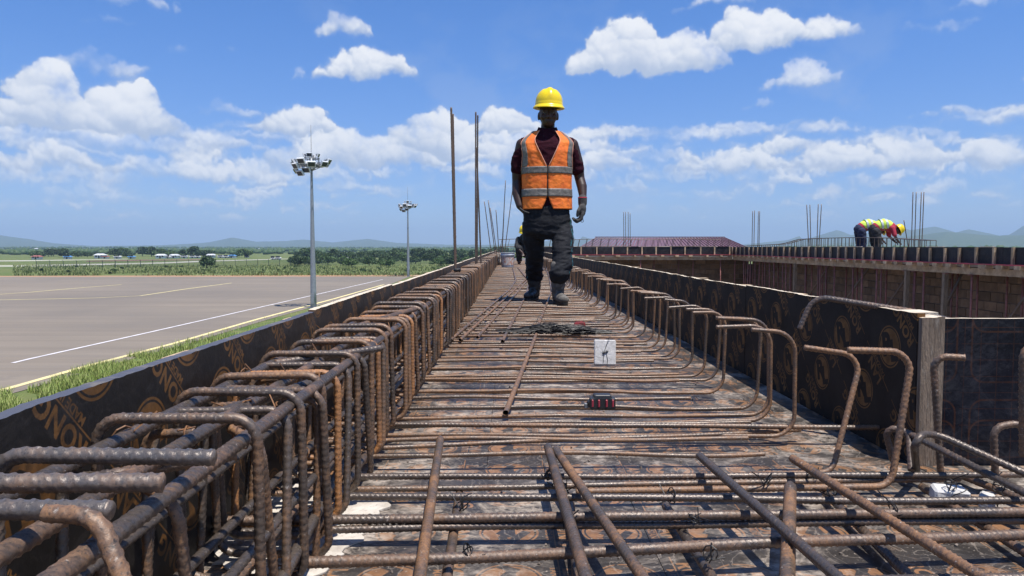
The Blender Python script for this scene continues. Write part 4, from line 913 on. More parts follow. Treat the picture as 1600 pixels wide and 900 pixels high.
# ------------------------------------------------------------------ people
def uvs(c, r, n=12, rot=None):
    c = Vector(c); r = (r, r, r) if not hasattr(r, '__len__') else r; V = []; Fq = []
    for i in range(n+1):
        th = math.pi*i/n
        for j in range(2*n):
            ph = math.pi*j/n; p = Vector((math.sin(th)*math.cos(ph)*r[0], math.sin(th)*math.sin(ph)*r[1], math.cos(th)*r[2]))
            if rot: p = rot @ p
            V.append(c+p)
    k = 2*n
    for i in range(n):
        for j in range(k): Fq.append((i*k+j, (i+1)*k+j, (i+1)*k+(j+1) % k, i*k+(j+1) % k))
    return V, Fq
class Body:
    def __init__(s): s.m = MB()
    def ball(s, c, r, rot=None): s.m.add(*uvs(c, r, 12, rot)); return s
    def limb(s, pts):     # [(point, radius), ...]
        P_ = [Vector(p) for p, _ in pts]; r = [q for _, q in pts]
        for p, q in zip(P_, r): s.ball(p, q)
        for i in range(len(P_)-1):
            V, Q, C = tube([P_[i], P_[i+1]], 1, 16, radii=[r[i], r[i+1]]); s.m.add(V.tolist(), Q.tolist()+[list(c) for c in C])
        return s
    def loft(s, rings, n=28):   # rings: (cx, cy, cz, a, b)
        V, Fq = [], []
        for (cx, cy_, cz, a, b) in rings:
            for j in range(n):
                t_ = 2*math.pi*j/n; ct, st_ = math.cos(t_), math.sin(t_)
                V.append((cx+a*math.copysign(abs(ct)**.8, ct), cy_+b*math.copysign(abs(st_)**.8, st_), cz))
        for i in range(len(rings)-1):
            for j in range(n): Fq.append((i*n+j, i*n+(j+1) % n, (i+1)*n+(j+1) % n, (i+1)*n+j))
        Fq.append(tuple(range(n-1, -1, -1))); Fq.append(tuple(range((len(rings)-1)*n, len(rings)*n))); s.m.add(V, Fq); return s
    def put(s, name, mt, parent, voxel=.008, sm=6, folds=None):
        me = s.m.mesh(name); o = link('tmp', me); r = o.modifiers.new('r', 'REMESH'); r.mode = 'VOXEL'; r.voxel_size = voxel
        q = o.modifiers.new('s', 'SMOOTH'); q.iterations = sm; q.factor = .5
        dg = bpy.context.evaluated_depsgraph_get(); ev = bpy.data.meshes.new_from_object(o.evaluated_get(dg)); bpy.data.objects.remove(o); bpy.data.meshes.remove(me)
        ev.name = name
        if folds:
            nv = len(ev.vertices); co = np.zeros(nv*3); ev.vertices.foreach_get('co', co); co = co.reshape(-1, 3); no = np.zeros(nv*3); ev.vertex_normals.foreach_get('vector', no); no = no.reshape(-1, 3)
            ev.vertices.foreach_set('co', (co+no*np.array([folds(p) for p in co])[:, None]).ravel()); ev.update()
        ev.polygons.foreach_set('use_smooth', np.ones(len(ev.polygons), dtype=bool)); ev.materials.clear(); ev.materials.append(mt)
        return link(name, ev, None, parent)
def ridge(p, f): return 1-abs(mnoise.noise((p[0]*f[0], p[1]*f[1], p[2]*f[2])))*2
M['skin'] = P('dark_skin', (.046, .020, .012), (.034, .0155, .0095), 30, .5, bump=.1, bs=300, bd=.001)
M['shirt'] = P('maroon_knit', (.036, .006, .013), (.026, .005, .010), 40, .95, spec=.15, bump=.3, bs=60)
M['shirt_red'] = P('red_cotton', (.45, .03, .06), (.33, .025, .045), 20, .9)
M['vest'] = P('orange_hivis', (.95, .22, .025), (.80, .150, .02), 9, .75, bump=.5, bs=26, bd=.012, c3=(.62, .145, .035))
M['vest_lime'] = P('lime_hivis', (.68, .88, .10), (.58, .78, .10), 12, .75, bump=.3, bs=30)
M['reflect'] = P('grey_reflective_tape', (.20, .18, .155), (.125, .11, .095), 35, .55, bump=.3, bs=60, c3=(.28, .26, .23))
M['reflect_silver'] = P('silver_tape', (.50, .55, .55), (.38, .42, .44), 25, .4)
M['piping'] = P('pink_piping', (.75, .38, .26), None, 9, .8)
M['trousers'] = P('charcoal_nylon', (.012, .0125, .016), (.018, .019, .022), 10, .8, bump=.4, bs=40, c3=(.026, .026, .028), spec=.22)
M['teal'] = P('teal_stripe', (.02, .17, .19), (.015, .12, .14), 20, .7)
M['navy'] = P('navy_drill', (.018, .024, .07), (.014, .018, .05), 10, .85)
M['black_cloth'] = P('black_cloth', (.014, .014, .016), (.024, .024, .026), 10, .85)
M['boot'] = P('black_rubber', (.018, .017, .016), (.05, .045, .04), 12, .45, bump=.35, bs=26, c3=(.13, .115, .10), bd=.01)
M['boot_dust'] = P('dusty_rubber', (.20, .18, .155), (.06, .054, .047), 9, .8, bump=.35, bs=26, c3=(.26, .24, .21))
M['glove'] = P('grey_knit_glove', (.075, .07, .065), (.045, .042, .04), 60, .9, bump=.4, bs=220, bd=.002)
M['helmet'] = P('yellow_helmet', (.88, .64, .012), (.80, .57, .014), 8, .25, c3=(.74, .53, .03), rough2=.4)
M['eye'] = P('eye', (.16, .14, .12), None, 5, .3); M['iris'] = P('iris', (.008, .005, .004), None, 5, .2)
def helmet(parent, c, tilt, s=1.0):
    prof = [(.100, -.004), (.118, -.010), (.131, -.012), (.1315, -.005), (.124, .003), (.1165, .013), (.115, .022), (.1155, .028), (.113, .032)]
    for k in range(1, 15):
        th = k/15*math.pi/2; prof.append((.1135*math.cos(th)**.82, .032+.120*math.sin(th)))
    prof.append((.004, .1525)); n = 72; V = []; Fq = []
    for (r, z) in prof:
        for j in range(n):
            t_ = 2*math.pi*j/n; x, y_ = r*math.sin(t_), -r*1.16*math.cos(t_)
            br = max(0, (r-.1165)/.015)*(z < .01); y_ -= .022*br*max(0, math.cos(t_))**1.5; zz = z-.010*br*max(0, math.cos(t_))
            if z > .03:
                up = min(1, (z-.03)/.05); rd = math.exp(-(x/.020)**4)*.009+math.exp(-((abs(x)-.055)/.010)**2)*.004*max(0, 1-abs(y_)/.11)
                zz += rd*up
            V.append((x*s, y_*s, zz*s))
    for i in range(len(prof)-1):
        for j in range(n): Fq.append((i*n+j, i*n+(j+1) % n, (i+1)*n+(j+1) % n, (i+1)*n+j))
    Fq.append(tuple(range((len(prof)-1)*n, len(prof)*n)))
    o = link('helmet', mesh('helmet', V, Fq, True), M['helmet'], parent, c); o.rotation_euler = tilt; return o

K = 6.2/F
def X(px): return (px-853)*K
def Z(py): return .5+(385-py)*K-.035
wk = thing('person', 'man in yellow helmet and orange vest walking towards the camera along the deck', 'person', ((853-795)*K, 6.2, .035))
b = Body()      # head, neck, trunk and arms as one figure
hx, hz = X(856), Z(183)
b.ball((hx, .005, hz+.015), (.076, .094, .108)).ball((hx, -.032, hz-.048), (.056, .058, .058)).ball((hx, -.050, hz-.078), (.032, .034, .026))
b.limb([((hx, .02, hz-.05), .056), ((hx-.006, .035, Z(214)), .062)])
b.limb([((hx, -.092, hz+.012), .010), ((hx, -.108, hz-.026), .016)]).ball((hx-.016, -.094, hz-.03), (.012, .012, .009)).ball((hx+.016, -.094, hz-.03), (.012, .012, .009))
b.ball((hx, -.082, hz-.058), (.028, .017, .009)).ball((hx, -.079, hz-.071), (.024, .018, .009))
for s in (-1, 1):
    b.ball((hx+s*.034, -.074, hz+.026), (.024, .013, .007)).ball((hx+s*.044, -.058, hz-.022), (.026, .028, .026)).ball((hx+s*.080, .012, hz-.008), (.009, .022, .034))
b.loft([(0, 0, Z(345), .15, .09), (0, 0, Z(300), .15, .10), (0, 0, Z(250), .165, .105), (0, .01, Z(225), .17, .095), (0, .02, Z(214), .09, .06)])
SH_R, EL_R, WR_R = (X(816), .01, Z(228)), (X(808), .06, Z(283)), (X(812), -.03, Z(322))
SH_L, EL_L, WR_L = (X(893), .01, Z(228)), (X(906), .06, Z(278)), (X(910), -.03, Z(311))
b.limb([(SH_R, .055), ((X(809), .04, Z(258)), .052), (EL_R, .043), ((X(808), .02, Z(302)), .043), (WR_R, .032), ((X(828), -.015, Z(336)), .034)])
b.limb([(SH_L, .055), ((X(902), .04, Z(256)), .052), (EL_L, .043), ((X(909), .02, Z(292)), .043), (WR_L, .030)])
b.put('body', M['skin'], wk, .006, 5)
for s in (-1, 1):
    o = link('eye', MB().add(*uvs((hx+s*.033, -.0825, hz+.010), (.0115, .008, .0050), 8)).mesh('eye', True), M['eye'], wk); link('iris', MB().add(*uvs((hx+s*.033, -.0885, hz+.010), (.0050, .003, .0050), 6)).mesh('iris', True), M['iris'], o)
helmet(wk, (X(857), .012, Z(170)), (R(3), R(1.5), R(4)))
# shirt
TOR = [(Z(334), .192, .132), (Z(310), .195, .132), (Z(268), .196, .130), (Z(240), .203, .130), (Z(227), .192, .118), (Z(219), .165, .10), (Z(212), .122, .085), (Z(205), .076, .068)]
b = Body(); b.loft([(X(854), .005+.012*(z > Z(225)), z, a-.006, bb-.006) for z, a, bb in TOR])
b.limb([((SH_R[0]+.025, .01, Z(228)), .062), ((X(811), .035, Z(250)), .060), ((X(809), .045, Z(264)), .060)])
b.limb([((SH_L[0]-.025, .01, Z(228)), .062), ((X(898), .035, Z(250)), .060), ((X(901), .045, Z(264)), .060)])
b.put('shirt', M['shirt'], wk, .007, 5, lambda p: .006*ridge(p, (9, 9, 22)))
V = []; n = 30      # open collar with a short placket
for k, (dz, rr) in enumerate(((-.004, .071), (.028, .066), (.034, .070), (-.006, .086))):
    for j in range(n+1):
        t_ = R(22)+(2*math.pi-R(44))*j/n; V.append((X(855)+rr*math.sin(t_)*1.08, .022-rr*math.cos(t_)*1.05, Z(206)+dz-.022*max(0, math.cos(t_))))
link('collar', mesh('collar', V, [(k*(n+1)+j, k*(n+1)+j+1, (k+1)*(n+1)+j+1, (k+1)*(n+1)+j) for k in range(3) for j in range(n)], True), M['shirt'], wk)
# vest: two front panels, back, tape; all follow one surface
ZV0, ZV1 = Z(328), Z(208)
def vsurf(z, th, off=0.0):   # th: 0 front, + to his left (image right)
    zz = [t_[0] for t_ in TOR]; a = np.interp(z, zz, [t_[1] for t_ in TOR])+.010+off; b_ = np.interp(z, zz, [t_[2] for t_ in TOR])+.012+off
    sh = np.interp(z, [Z(245), Z(224), Z(208)], [0, .026, .012]); a += sh    # the vest stands out over the shoulders
    flare = .008*np.interp(z, [ZV0, Z(300)], [1, 0])
    s_, c_ = math.sin(th), math.cos(th); x = (a+flare)*math.copysign(abs(s_)**.85, s_); y_ = -(b_+flare)*math.copysign(abs(c_)**.85, c_)
    f_ = .0045*mnoise.noise((th*4, z*9, 3))+.0035*ridge((th*5+z*10, z*26, 0), (1, 1, 1))
    return (X(854)+x*(1+f_*3), .005+.012*np.interp(z, [Z(240), Z(215)], [0, 1])+y_*(1+f_*5), z)
def opening(z):   # half-angle of the front opening
    xo = np.interp(z, [ZV0, Z(318), Z(308), Z(264), Z(240), Z(222), ZV1], [.035, .014, .002, .002, .052, .088, .098])
    return math.asin(min(.95, xo/.21))**1.0 if xo > .004 else xo/.21
def armhole(z): return np.interp(z, [Z(272), Z(266), Z(258), Z(240), Z(224), ZV1], [0, .10, .34, .52, .50, .40])
def vpanel(name, mt, side, back=False, z0=ZV0, z1=ZV1, ta=None, tb=None, off=0.0, nz=70, nt=26, parent=None):
    V = []
    for i in range(nz+1):
        z = z0+(z1-z0)*i/nz; za = z-.022*((z-ZV0) < .03)*0
        if back: a0, a1 = math.pi/2+armhole(z), 2*math.pi-(math.pi/2+armhole(z))
        else:
            a0, a1 = opening(z), math.pi/2-armhole(z)*.80
            if ta is not None: w_ = a1-a0; a0, a1 = (a0+ta(z)*w_, a0+tb(z)*w_)
        for j in range(nt+1):
            th = (a0+(a1-a0)*j/nt)*(1 if back else side); V.append(vsurf(z, th, off))
    Fq = np.array([(i*(nt+1)+j, i*(nt+1)+j+1, (i+1)*(nt+1)+j+1, (i+1)*(nt+1)+j) for i in range(nz) for j in range(nt)])
    o = link(name, mesh(name, V, Fq, True), mt, parent or wk); s_ = o.modifiers.new('cloth', 'SOLIDIFY'); s_.thickness = .004; s_.offset = 0; return o
vest = None
for s in (-1, 1): vpanel('vest_front', M['vest'], s)
vpanel('vest_back', M['vest'], 1, True, nt=44)
for (za, zb) in ((Z(274), Z(263.5)), (Z(309), Z(297))):
    for s in (-1, 1): vpanel('reflective_band', M['reflect'], s, z0=za, z1=zb, off=.0045, nz=6)
    vpanel('reflective_band', M['reflect'], 1, True, z0=za, z1=zb, off=.0045, nz=6, nt=44)
for s in (-1, 1):
    vpanel('shoulder_band', M['reflect'], s, z0=Z(263), z1=ZV1, ta=lambda z: .60, tb=lambda z: .93, off=.0045, nz=40, nt=8)
    for f0 in ('open', 'arm'):
        Pp = [vsurf(z, s*(opening(z) if f0 == 'open' else math.pi/2-armhole(z)*.80), .006) for z in np.linspace(Z(262) if f0 == 'open' else Z(268), ZV1, 30)]
        link('piping', MB().tube(Pp, .0030, 6).mesh('piping', True), M['piping'], wk)
link('zip', MB().tube([vsurf(z, 0.0, .006) for z in np.linspace(Z(312), Z(262), 24)], .0028, 6).mesh('zip', True), M['black_cloth'], wk)
# trousers
b = Body()
b.loft([(X(854), 0, Z(374), .10, .10), (X(854), 0, Z(364), .185, .135), (X(854), 0, Z(345), .202, .140), (X(853), 0, Z(326), .194, .134), (X(853), 0, Z(322), .186, .13)])
KR, AR = (X(836), .10, Z(395)), (-.086, .275, .215)
KL, AL = (X(877), -.13, Z(394)), (.092, -.215, .215)
b.limb([((X(834), 0, Z(352)), .100), ((X(834), .05, Z(375)), .093), (KR, .080), ((X(836), .20, Z(418)), .074), (AR, .076), ((AR[0], AR[1]+.0, .25), .070)])
b.limb([((X(876), 0, Z(352)), .100), ((X(878), -.07, Z(374)), .093), (KL, .084), ((X(877), -.175, Z(414)), .080), ((.098, -.205, .245), .082), ((.096, -.205, .225), .070)])
def tfold(p):
    low = np.interp(p[2], [.2, .35, .6, .8], [1.5, 1.4, .9, .6])
    return low*.8*(.0085*ridge((p[0]+p[2]*.6, p[1], p[2]), (7, 6, 19))+.0045*ridge((p[0]-p[2]*.4, p[1], p[2]), (16, 12, 38)))-.006
tr = b.put('trousers', M['trousers'], wk, .007, 4, tfold); tr.data.materials.append(M['teal'])
for poly in tr.data.polygons:
    c = poly.center; n_ = poly.normal
    ax = X(876)+.0 if c.x > 0 else X(835); ayy = np.interp(c.z, [.2, .46, .70], [(-.21 if c.x > 0 else .27), (-.13 if c.x > 0 else .10), 0])
    if c.z < Z(336) and abs(c.y-ayy+.03) < .007 and abs(n_.x) > .8 and (c.x-ax)*(1 if c.x > 0 else -1) > .05: poly.material_index = 1
link('pocket_cuff', MB().tube([(X(812), -.075, Z(326)), (X(818), -.095, Z(331)), (X(826), -.115, Z(334))], .006, 6).mesh('pocket_cuff', True), M['glove'], wk)
# boots
def boot(c, toe, m_, top, lean):
    b = Body(); cx, cy_, _ = c; d = Vector((toe[0], toe[1], 0)).normalized()
    b.limb([((cx+lean[0], cy_+lean[1], top), .064), ((cx+lean[0]*.5, cy_+lean[1]*.5, .15), .056), ((cx, cy_, .085), .052)])
    for t_, r_ in ((-.03, (.040, .044, .044)), (.05, (.043, .06, .046)), (.11, (.048, .06, .040)), (.165, (.045, .05, .036))):
        p = Vector((cx, cy_, 0))+d*t_; b.ball((p.x, p.y, r_[2]+.004), (r_[0], r_[1], r_[2]), Matrix.Rotation(math.atan2(-d.x, d.y), 3, 'Z'))
    o = b.put('boot', m_, wk, .006, 5, lambda p: .0045*ridge(p, (14, 14, 30))*(p[2] > .09)-.002*(p[2] < .02))
    sole = MB(); pr = []
    for k in range(24):
        a = 2*math.pi*k/24; l = math.cos(a); wd_ = math.sin(a); q = Vector((cx, cy_, 0))+d*(.065+.15*l)+Vector((-d.y, d.x, 0))*wd_*(.046+.006*l); pr.append(q)
    n = 24; sole.add([(q.x, q.y, .0) for q in pr]+[(q.x, q.y, .020) for q in pr], [tuple(range(n-1, -1, -1)), tuple(range(n, 2*n))]+[(k, (k+1) % n, n+(k+1) % n, n+k) for k in range(n)])
    sole.put('sole', M['boot'], o)
boot((-.088, .275, 0), (-.35, -1), M['boot'], .30, (.0, -.005))
boot((.090, -.165, 0), (.22, -1), M['boot_dust'], .30, (.006, -.02))
# gloved hand hanging half closed
b = Body(); hx2, hy2, hz2 = X(909), -.035, Z(313)
b.limb([((hx2, hy2, hz2+.01), .032), ((hx2, hy2, hz2-.02), .031)])
b.ball((hx2-.002, hy2-.005, hz2-.060), (.028, .042, .045)).ball((hx2-.004, hy2-.006, hz2-.085), (.025, .042, .028))
for k in range(4):      # fingers: index in front, curling in towards the thigh
    y0 = hy2-.038+k*.021; l = (.95, 1.05, 1.0, .82)[k]; c_ = (.85, 1.0, 1.1, 1.2)[k]
    p0 = Vector((hx2-.004, y0, hz2-.098)); p1 = p0+Vector((-.010*c_, -.002, -.036*l)); p2 = p1+Vector((-.026*c_, 0, -.014*l)); p3 = p2+Vector((-.016, 0, .012*c_))
    b.limb([(p0, .0125), (p1, .0115), (p2, .0105), (p3, .0095)])
b.limb([((hx2-.012, hy2-.032, hz2-.045), .014), ((hx2-.034, hy2-.046, hz2-.078), .0125), ((hx2-.038, hy2-.042, hz2-.108), .011)])
g_ = b.put('glove', M['glove'], wk, .004, 3); g_.matrix_local = Matrix.Translation((hx2, hy2, hz2+.02)) @ Matrix.Scale(1.2, 4) @ Matrix.Translation((-hx2, -hy2, -hz2-.02))
link('glove_cuff', MB().tube([(hx2+.034*math.cos(a), hy2+.034*math.sin(a), hz2+.016) for a in np.linspace(0, 2*math.pi, 17)], .0055, 6).mesh('glove_cuff', True), M['shirt_red'], wk)
link('wire_loop', MB().tube(fillet([(hx2-.02, hy2-.03, hz2-.14), (hx2-.012, hy2-.03, hz2-.19), (hx2+.006, hy2-.03, hz2-.185), (hx2-.004, hy2-.03, hz2-.13)], .008, 5), .0025, 6).mesh('wire_loop', True), M['black_wire'], wk)

# two men bent over the cage on the opposite wing
def bent(lab, loc, rz, legm, shirtm, hel, reach, group='bending workers'):
    t = thing('person', lab, 'person', loc, rz, group); t.scale = (.88, .88, .88)   # faces +x
    b = Body(); b.limb([((0, 0, .93), .14), ((.22, 0, 1.06), .14), ((.44, 0, 1.0), .13)]); b.limb([((.48, 0, .99), .055), ((.58, 0, .95), .06)]); b.ball((.63, 0, .91), (.095, .078, .10)); b.ball((.66, 0, .86), (.05, .05, .05)).ball((.72, 0, .89), (.02, .016, .02))
    for s in (-1, 1):
        b.limb([((.44, s*.16, .97), .052), ((.50, s*.2, .74), .042), ((.62+reach, s*.12, .60), .032)])
        b.ball((.66+reach, s*.11, .57), (.045, .025, .03))
        for k in range(4): b.limb([((.67+reach, s*(.11-.03+.02*k), .56), .011), ((.70+reach, s*(.085+.02*k), .53), .010), ((.70+reach, s*(.085+.02*k), .50), .009)])
        b.limb([((.65+reach, s*.08, .57), .012), ((.68+reach, s*.06, .54), .010)])
        b.limb([((0, s*.1, .88), .1), ((.02, s*.11, .48), .07), ((-.02, s*.12, .1), .05)])
    b.put('body', M['skin'], t, .011, 4)
    b = Body(); b.limb([((-.02, 0, .95), .155), ((.02, 0, .90), .15)])
    for s in (-1, 1): b.limb([((0, s*.10, .88), .125), ((.05, s*.12, .48), .10), ((-.03, s*.13, .14), .085)])
    b.put('trousers', legm, t, .012, 4, lambda p: .012*ridge(p, (8, 8, 12)))
    b = Body(); b.limb([((.05, 0, 1.0), .155), ((.25, 0, 1.09), .16), ((.45, 0, 1.01), .145)])
    for s in (-1, 1): b.limb([((.43, s*.15, .98), .075), ((.48, s*.20, .80), .065)])
    b.put('shirt', shirtm, t, .012, 4, lambda p: .006*ridge(p, (9, 9, 9)))
    b = Body(); b.limb([((.12, 0, 1.045), .160), ((.25, 0, 1.095), .166), ((.36, 0, 1.06), .156)]); v = b.put('vest', M['vest_lime'], t, .012, 4, lambda p: .008*ridge(p, (9, 7, 9)))
    for (xx, zz, rr) in ((.16, 1.07, .177), (.30, 1.085, .176)):
        V = [(xx+.03*e-.05*math.cos(a)*.5, rr*math.sin(a)*1.02, zz+rr*math.cos(a)*1.02) for e in (-1, 1) for a in np.linspace(-2.2, 2.2, 22)]
        link('reflective_band', mesh('reflective_band', V, [(j, j+1, 22+j+1, 22+j) for j in range(21)], True), M['reflect_silver'], t)
    h = helmet(t, (.66, 0, .955), (0, 0, 0), 1.05); h.rotation_mode = 'XYZ'; h.rotation_euler = (0, R(62), R(0)); h.matrix_local = Matrix.Translation((.665, 0, .945)) @ Matrix.Rotation(R(62), 4, 'Y') @ Matrix.Rotation(R(90), 4, 'Z') @ Matrix.Scale(1.05, 4)
    for s in (-1, 1):
        b = Body(); b.limb([((-.03, s*.13, .22), .065), ((-.02, s*.13, .07), .06), ((.10, s*.13, .05), .05)]); b.put('boot', M['boot'], t, .012, 3)
    return t
Yw = 19.0
p = dp(1366, 385, Yw); bent('man in black trousers and lime vest bending down, red sleeve showing', (p.x, Yw, .10), R(-6), M['black_cloth'], M['shirt_red'], 1, .0)
p = dp(1346, 385, Yw+.6); bent('man in navy trousers and lime vest bending down behind his mate', (p.x, Yw+.7, .12), R(-2), M['navy'], M['shirt_red'], 1, .02)
# crouching man, mostly behind the walker
t = thing('person', 'crouching man in yellow helmet half hidden behind the walking man', 'person', (dp(822, 385, 19.5).x, 19.5, .03))
b = Body(); b.limb([((0, .05, .30), .14), ((-.02, -.02, .55), .14), ((-.04, -.12, .68), .11)]); b.limb([((-.05, -.14, .74), .05), ((-.06, -.18, .80), .06)]); b.ball((-.065, -.19, .84), (.076, .09, .10))
for s in (-1, 1):
    b.limb([((s*.11, .05, .30), .09), ((s*.2, -.28, .42), .07), ((s*.18, -.16, .06), .05), ((s*.19, -.3, .05), .045)]); b.limb([((-.03+s*.17, -.10, .66), .05), ((s*.26, -.25, .45), .04), ((s*.10, -.42, .30), .03), ((s*.09, -.48, .26), .03)])
    for k in range(4): b.limb([((s*.09-.03+.02*k, -.49, .26), .011), ((s*.09-.03+.02*k, -.53, .22), .010)])
b.put('body', M['skin'], t, .011, 4)
b = Body(); b.limb([((0, .05, .34), .16), ((-.02, -.02, .56), .165), ((-.04, -.10, .66), .14)])
for s in (-1, 1): b.limb([((-.03+s*.17, -.10, .66), .065), ((s*.25, -.24, .46), .055)])
b.put('jacket', M['black_cloth'], t, .012, 4, lambda p: .01*ridge(p, (9, 9, 9)))
b = Body()
for s in (-1, 1): b.limb([((s*.11, .05, .30), .11), ((s*.2, -.28, .42), .085), ((s*.18, -.17, .12), .07)])
b.put('trousers', M['black_cloth'], t, .012, 4, lambda p: .01*ridge(p, (9, 9, 9)))
helmet(t, (-.065, -.185, .875), (R(20), 0, R(-20)))

# ------------------------------------------------------------------ small things on the deck
def bucket(lab, c, r, h):
    t = thing('bucket', lab, 'bucket', c); n = 28; prof = [(r*.86, 0), (r*.88, .01), (r*.97, h*.80), (r*1.03, h*.81), (r*1.03, h*.86), (r*1.0, h*.87), (r*1.01, h*.97), (r*1.05, h*.975), (r*1.05, h), (r*.98, h), (r*.95, h*.95), (r*.84, .02)]
    V = [(q*math.cos(2*math.pi*j/n), q*math.sin(2*math.pi*j/n), z) for q, z in prof for j in range(n)]
    Fq = [(i*n+j, i*n+(j+1) % n, (i+1)*n+(j+1) % n, (i+1)*n+j) for i in range(len(prof)-1) for j in range(n)]+[tuple(range(n-1, -1, -1)), tuple(range((len(prof)-1)*n, len(prof)*n))]
    link('pail', mesh('pail', V, Fq, True), M['pail'], t)
    a = np.linspace(R(200), R(340), 18); zz = (h*.16, h*.68)
    V = [((r*(.88+.09*z/(h*.8))+.003)*math.cos(x), (r*(.88+.09*z/(h*.8))+.003)*math.sin(x), z) for z in zz for x in a]
    link('printed_label', mesh('printed_label', V, [(j, j+1, 18+j+1, 18+j) for j in range(17)], True), M['label'], t)
    link('handle', MB().tube([(r*1.05*math.cos(x), -r*.55*math.sin(x), h*.84-r*.65*math.sin(x)) for x in np.linspace(0, math.pi, 15)], .005, 6).mesh('handle', True), M['grey_steel'], t)
M['pail'] = P('stained_white_pail', (.52, .54, .57), (.30, .33, .38), 9, .6, c3=(.36, .34, .32))
M['label'] = P('worn_paint_label', (.62, .60, .55), (.45, .18, .10), 16, .7, c3=(.12, .32, .30))
q = gp(793, 417.5, .03); bucket('cement-stained white paint bucket standing on the deck behind the walking man', q, .155, .33)
b = Body(); q = gp(777, 414, .03)
for k in range(7): b.ball((random.uniform(-.1, .1), random.uniform(-.12, .12), random.uniform(.05, .22)), (random.uniform(.08, .13), random.uniform(.08, .13), random.uniform(.06, .1)))
o = b.put('sack', P('dusty_sack', (.32, .27, .22), (.18, .15, .13), 12, .9), None, .014, 3, lambda p: .012*ridge(p, (14, 14, 14))); o.location = q; tag(o, 'crumpled dusty sack leaning beside the bucket at the cage end', 'sack')
# spacer blocks
def spacer(lab, c, s, rz, tilt=0.0):
    t = thing('spacer_block', lab, 'spacer block', c, rz, 'cement spacer blocks'); o = link('block', box_mesh('block', *s, .004, .003), M['block'], t, (0, 0, s[2]/2)); t.rotation_euler.x = tilt
    m = MB(); m.tube(fillet([(-.004, -s[1]/2-.002, s[2]*.5), (.004, -s[1]/2-.003, s[2]*.75), (.014, -s[1]/2-.012, s[2]*1.05), (.022, -s[1]/2-.006, s[2]*1.16)], .01, 4), .0010, 5); m.tube([(-.006, -s[1]/2-.002, s[2]*.5), (-.007, -s[1]/2-.003, .01)], .0010, 5); m.tube([(.004, -s[1]/2-.002, s[2]*.5), (.010, -s[1]/2-.003, s[2]*.2), (.006, -s[1]/2-.004, -.006)], .0010, 5)
    for k in range(4): m.tube([(random.uniform(-.014, .014), -s[1]/2-.004, s[2]*random.uniform(.44, .58)) for _ in range(3)], .0014, 5)
    m.put('tying_wire', M['black_wire'], t)
spacer('white cement spacer block standing upright on the bars, with a tie wire', gp(945, 571, .037), (.084, .028, .098), R(-3), R(-12))
spacer('white cement spacer block lying by the corner post, bigger of two', gp(1482, 784, .012), (.060, .036, .028), R(-14))
spacer('white cement spacer block lying under the bars beside the glossy panel', gp(1542, 792, .012), (.05, .026, .022), R(52))
# tape measure
t = thing('tape_measure', 'black tape measure with red grips lying on the deck bars', 'tape measure', gp(941, 639, .032)); 
b = Body(); b.m.box(-.036, .036, -.018, .018, .002, .034); b.m.box(-.026, .024, -.017, .017, .03, .044); b.ball((-.03, 0, .016), (.016, .018, .014)); b.put('case', P('black_case', (.018, .018, .019), (.03, .03, .03), 20, .4), t, .003, 2)
for xx in (-.030, -.012, .010, .028): link('grip', box_mesh('grip', .006, .006, .022, .002), P('red_grip', (.38, .04, .06), None, 5, .5) if 'red_grip' not in bpy.data.materials else bpy.data.materials['red_grip'], t, (xx, -.0205+abs(xx)*.12, .020))
link('blade_hook', box_mesh('blade_hook', .012, .014, .014, .001), M['grey_steel'], t, (-.046, 0, .010))
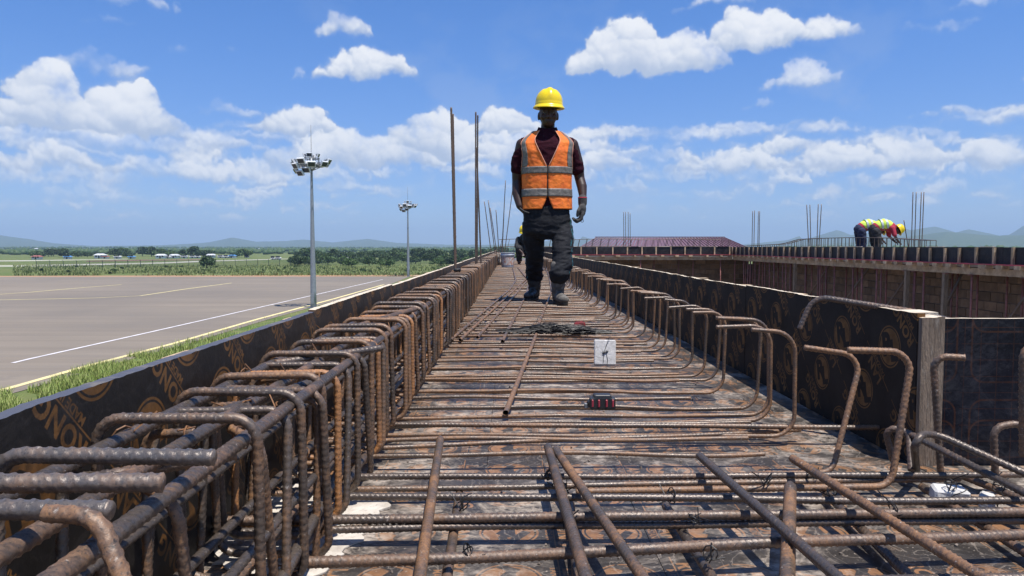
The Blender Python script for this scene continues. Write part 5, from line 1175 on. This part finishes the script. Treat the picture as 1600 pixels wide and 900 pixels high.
# heap of black tie wire
m = MB()
for k in range(230):
    x0, y0 = random.gauss(-.20, .07), random.gauss(.055, .035); c_ = random.uniform(-.05, .05)
    P_ = fillet([(x0, y0, random.uniform(.002, .02)), (random.gauss(-.06, .03), random.gauss(.0, .018)+c_*.4, random.uniform(.004, .06)), (random.gauss(.05, .05), random.gauss(-.035, .03), random.uniform(.004, .05)), (random.gauss(.20, .04), random.gauss(.02, .03), random.uniform(.002, .02))], .08, 4)
    m.tube(P_, .0014, 4)
o = m.put('wire_heap', M['black_wire'], None, False, gp(876, 522, .036)); tag(o, 'loose heap of thin black tie wire strewn over the deck bars', 'wire heap')
for (a_, b_, lab) in (((842, 494), (815, 524), 'thin stray tie wire crossing the deck under the walking man'), ((1000, 490), (905, 530), 'thin stray tie wire reaching from the wire heap to the hooked bars')):
    p, q = gp(*a_, .04), gp(*b_, .04); o = MB().tube(fillet([p, (p+q)/2+Vector((.03, .02, .02)), q], .2, 5), .0011, 4).put('stray_wire', M['black_wire']); tag(o, lab, 'wire')
b = Body(); b.ball((0, 0, .012), (.035, .02, .020)).ball((-.022, 0, .008), (.014, .02, .011)); o = b.put('rag', P('red_rag', (.22, .02, .025), (.06, .012, .012), 30, .8), None, .004, 2, lambda p: .004*ridge(p, (40, 40, 40))); o.location = gp(906, 511, .036); tag(o, 'small red rag lying on the bars beyond the wire heap', 'rag')
b = Body(); b.ball((0, 0, .03), (.06, .05, .03)).ball((.04, .01, .03), (.03, .04, .035)); o = b.put('wire_coil', M['black_wire'], None, .006, 2, lambda p: .008*ridge(p, (50, 50, 50))); q = dp(714, 432, 5.4); o.scale = (.4, .4, .4); o.location = (q.x, 5.4, .315); tag(o, 'small black clump of wire resting on top of the cage', 'wire coil')
# chips and clods scattered over the deck
m = MB()
for k in range(420):
    y_ = .8+random.random()**1.6*9; x = random.uniform(-.25, .9); s = random.uniform(.0008, .003)
    Mx = Matrix.Translation((x, y_, s*.6)) @ Matrix.Rotation(random.random()*6, 4, Vector((random.random(), random.random(), 1)).normalized()); m.box(-s, s, -s*.7, s*.7, -s*.6, s*.5, Mx)
kind(m.put('debris', M['mortar']), 'stuff')

# ------------------------------------------------------------------ air: haze over the whole plain
hm = bpy.data.materials.new('haze'); hm.use_nodes = True; hm.node_tree.nodes.clear(); h = NT(hm.node_tree)
pv = h.n('ShaderNodeVolumePrincipled', {'Color': (.56, .77, 1.0, 1), 'Density': 0.00016, 'Anisotropy': 0.0}); ho = h.t.nodes.new('ShaderNodeOutputMaterial'); h.t.links.new(pv, ho.inputs['Volume'])
hb = MB().box(-13500, 13500, -13500, 13500, GZ-1.6, 330).put('haze', hm); kind(hb, 'stuff')
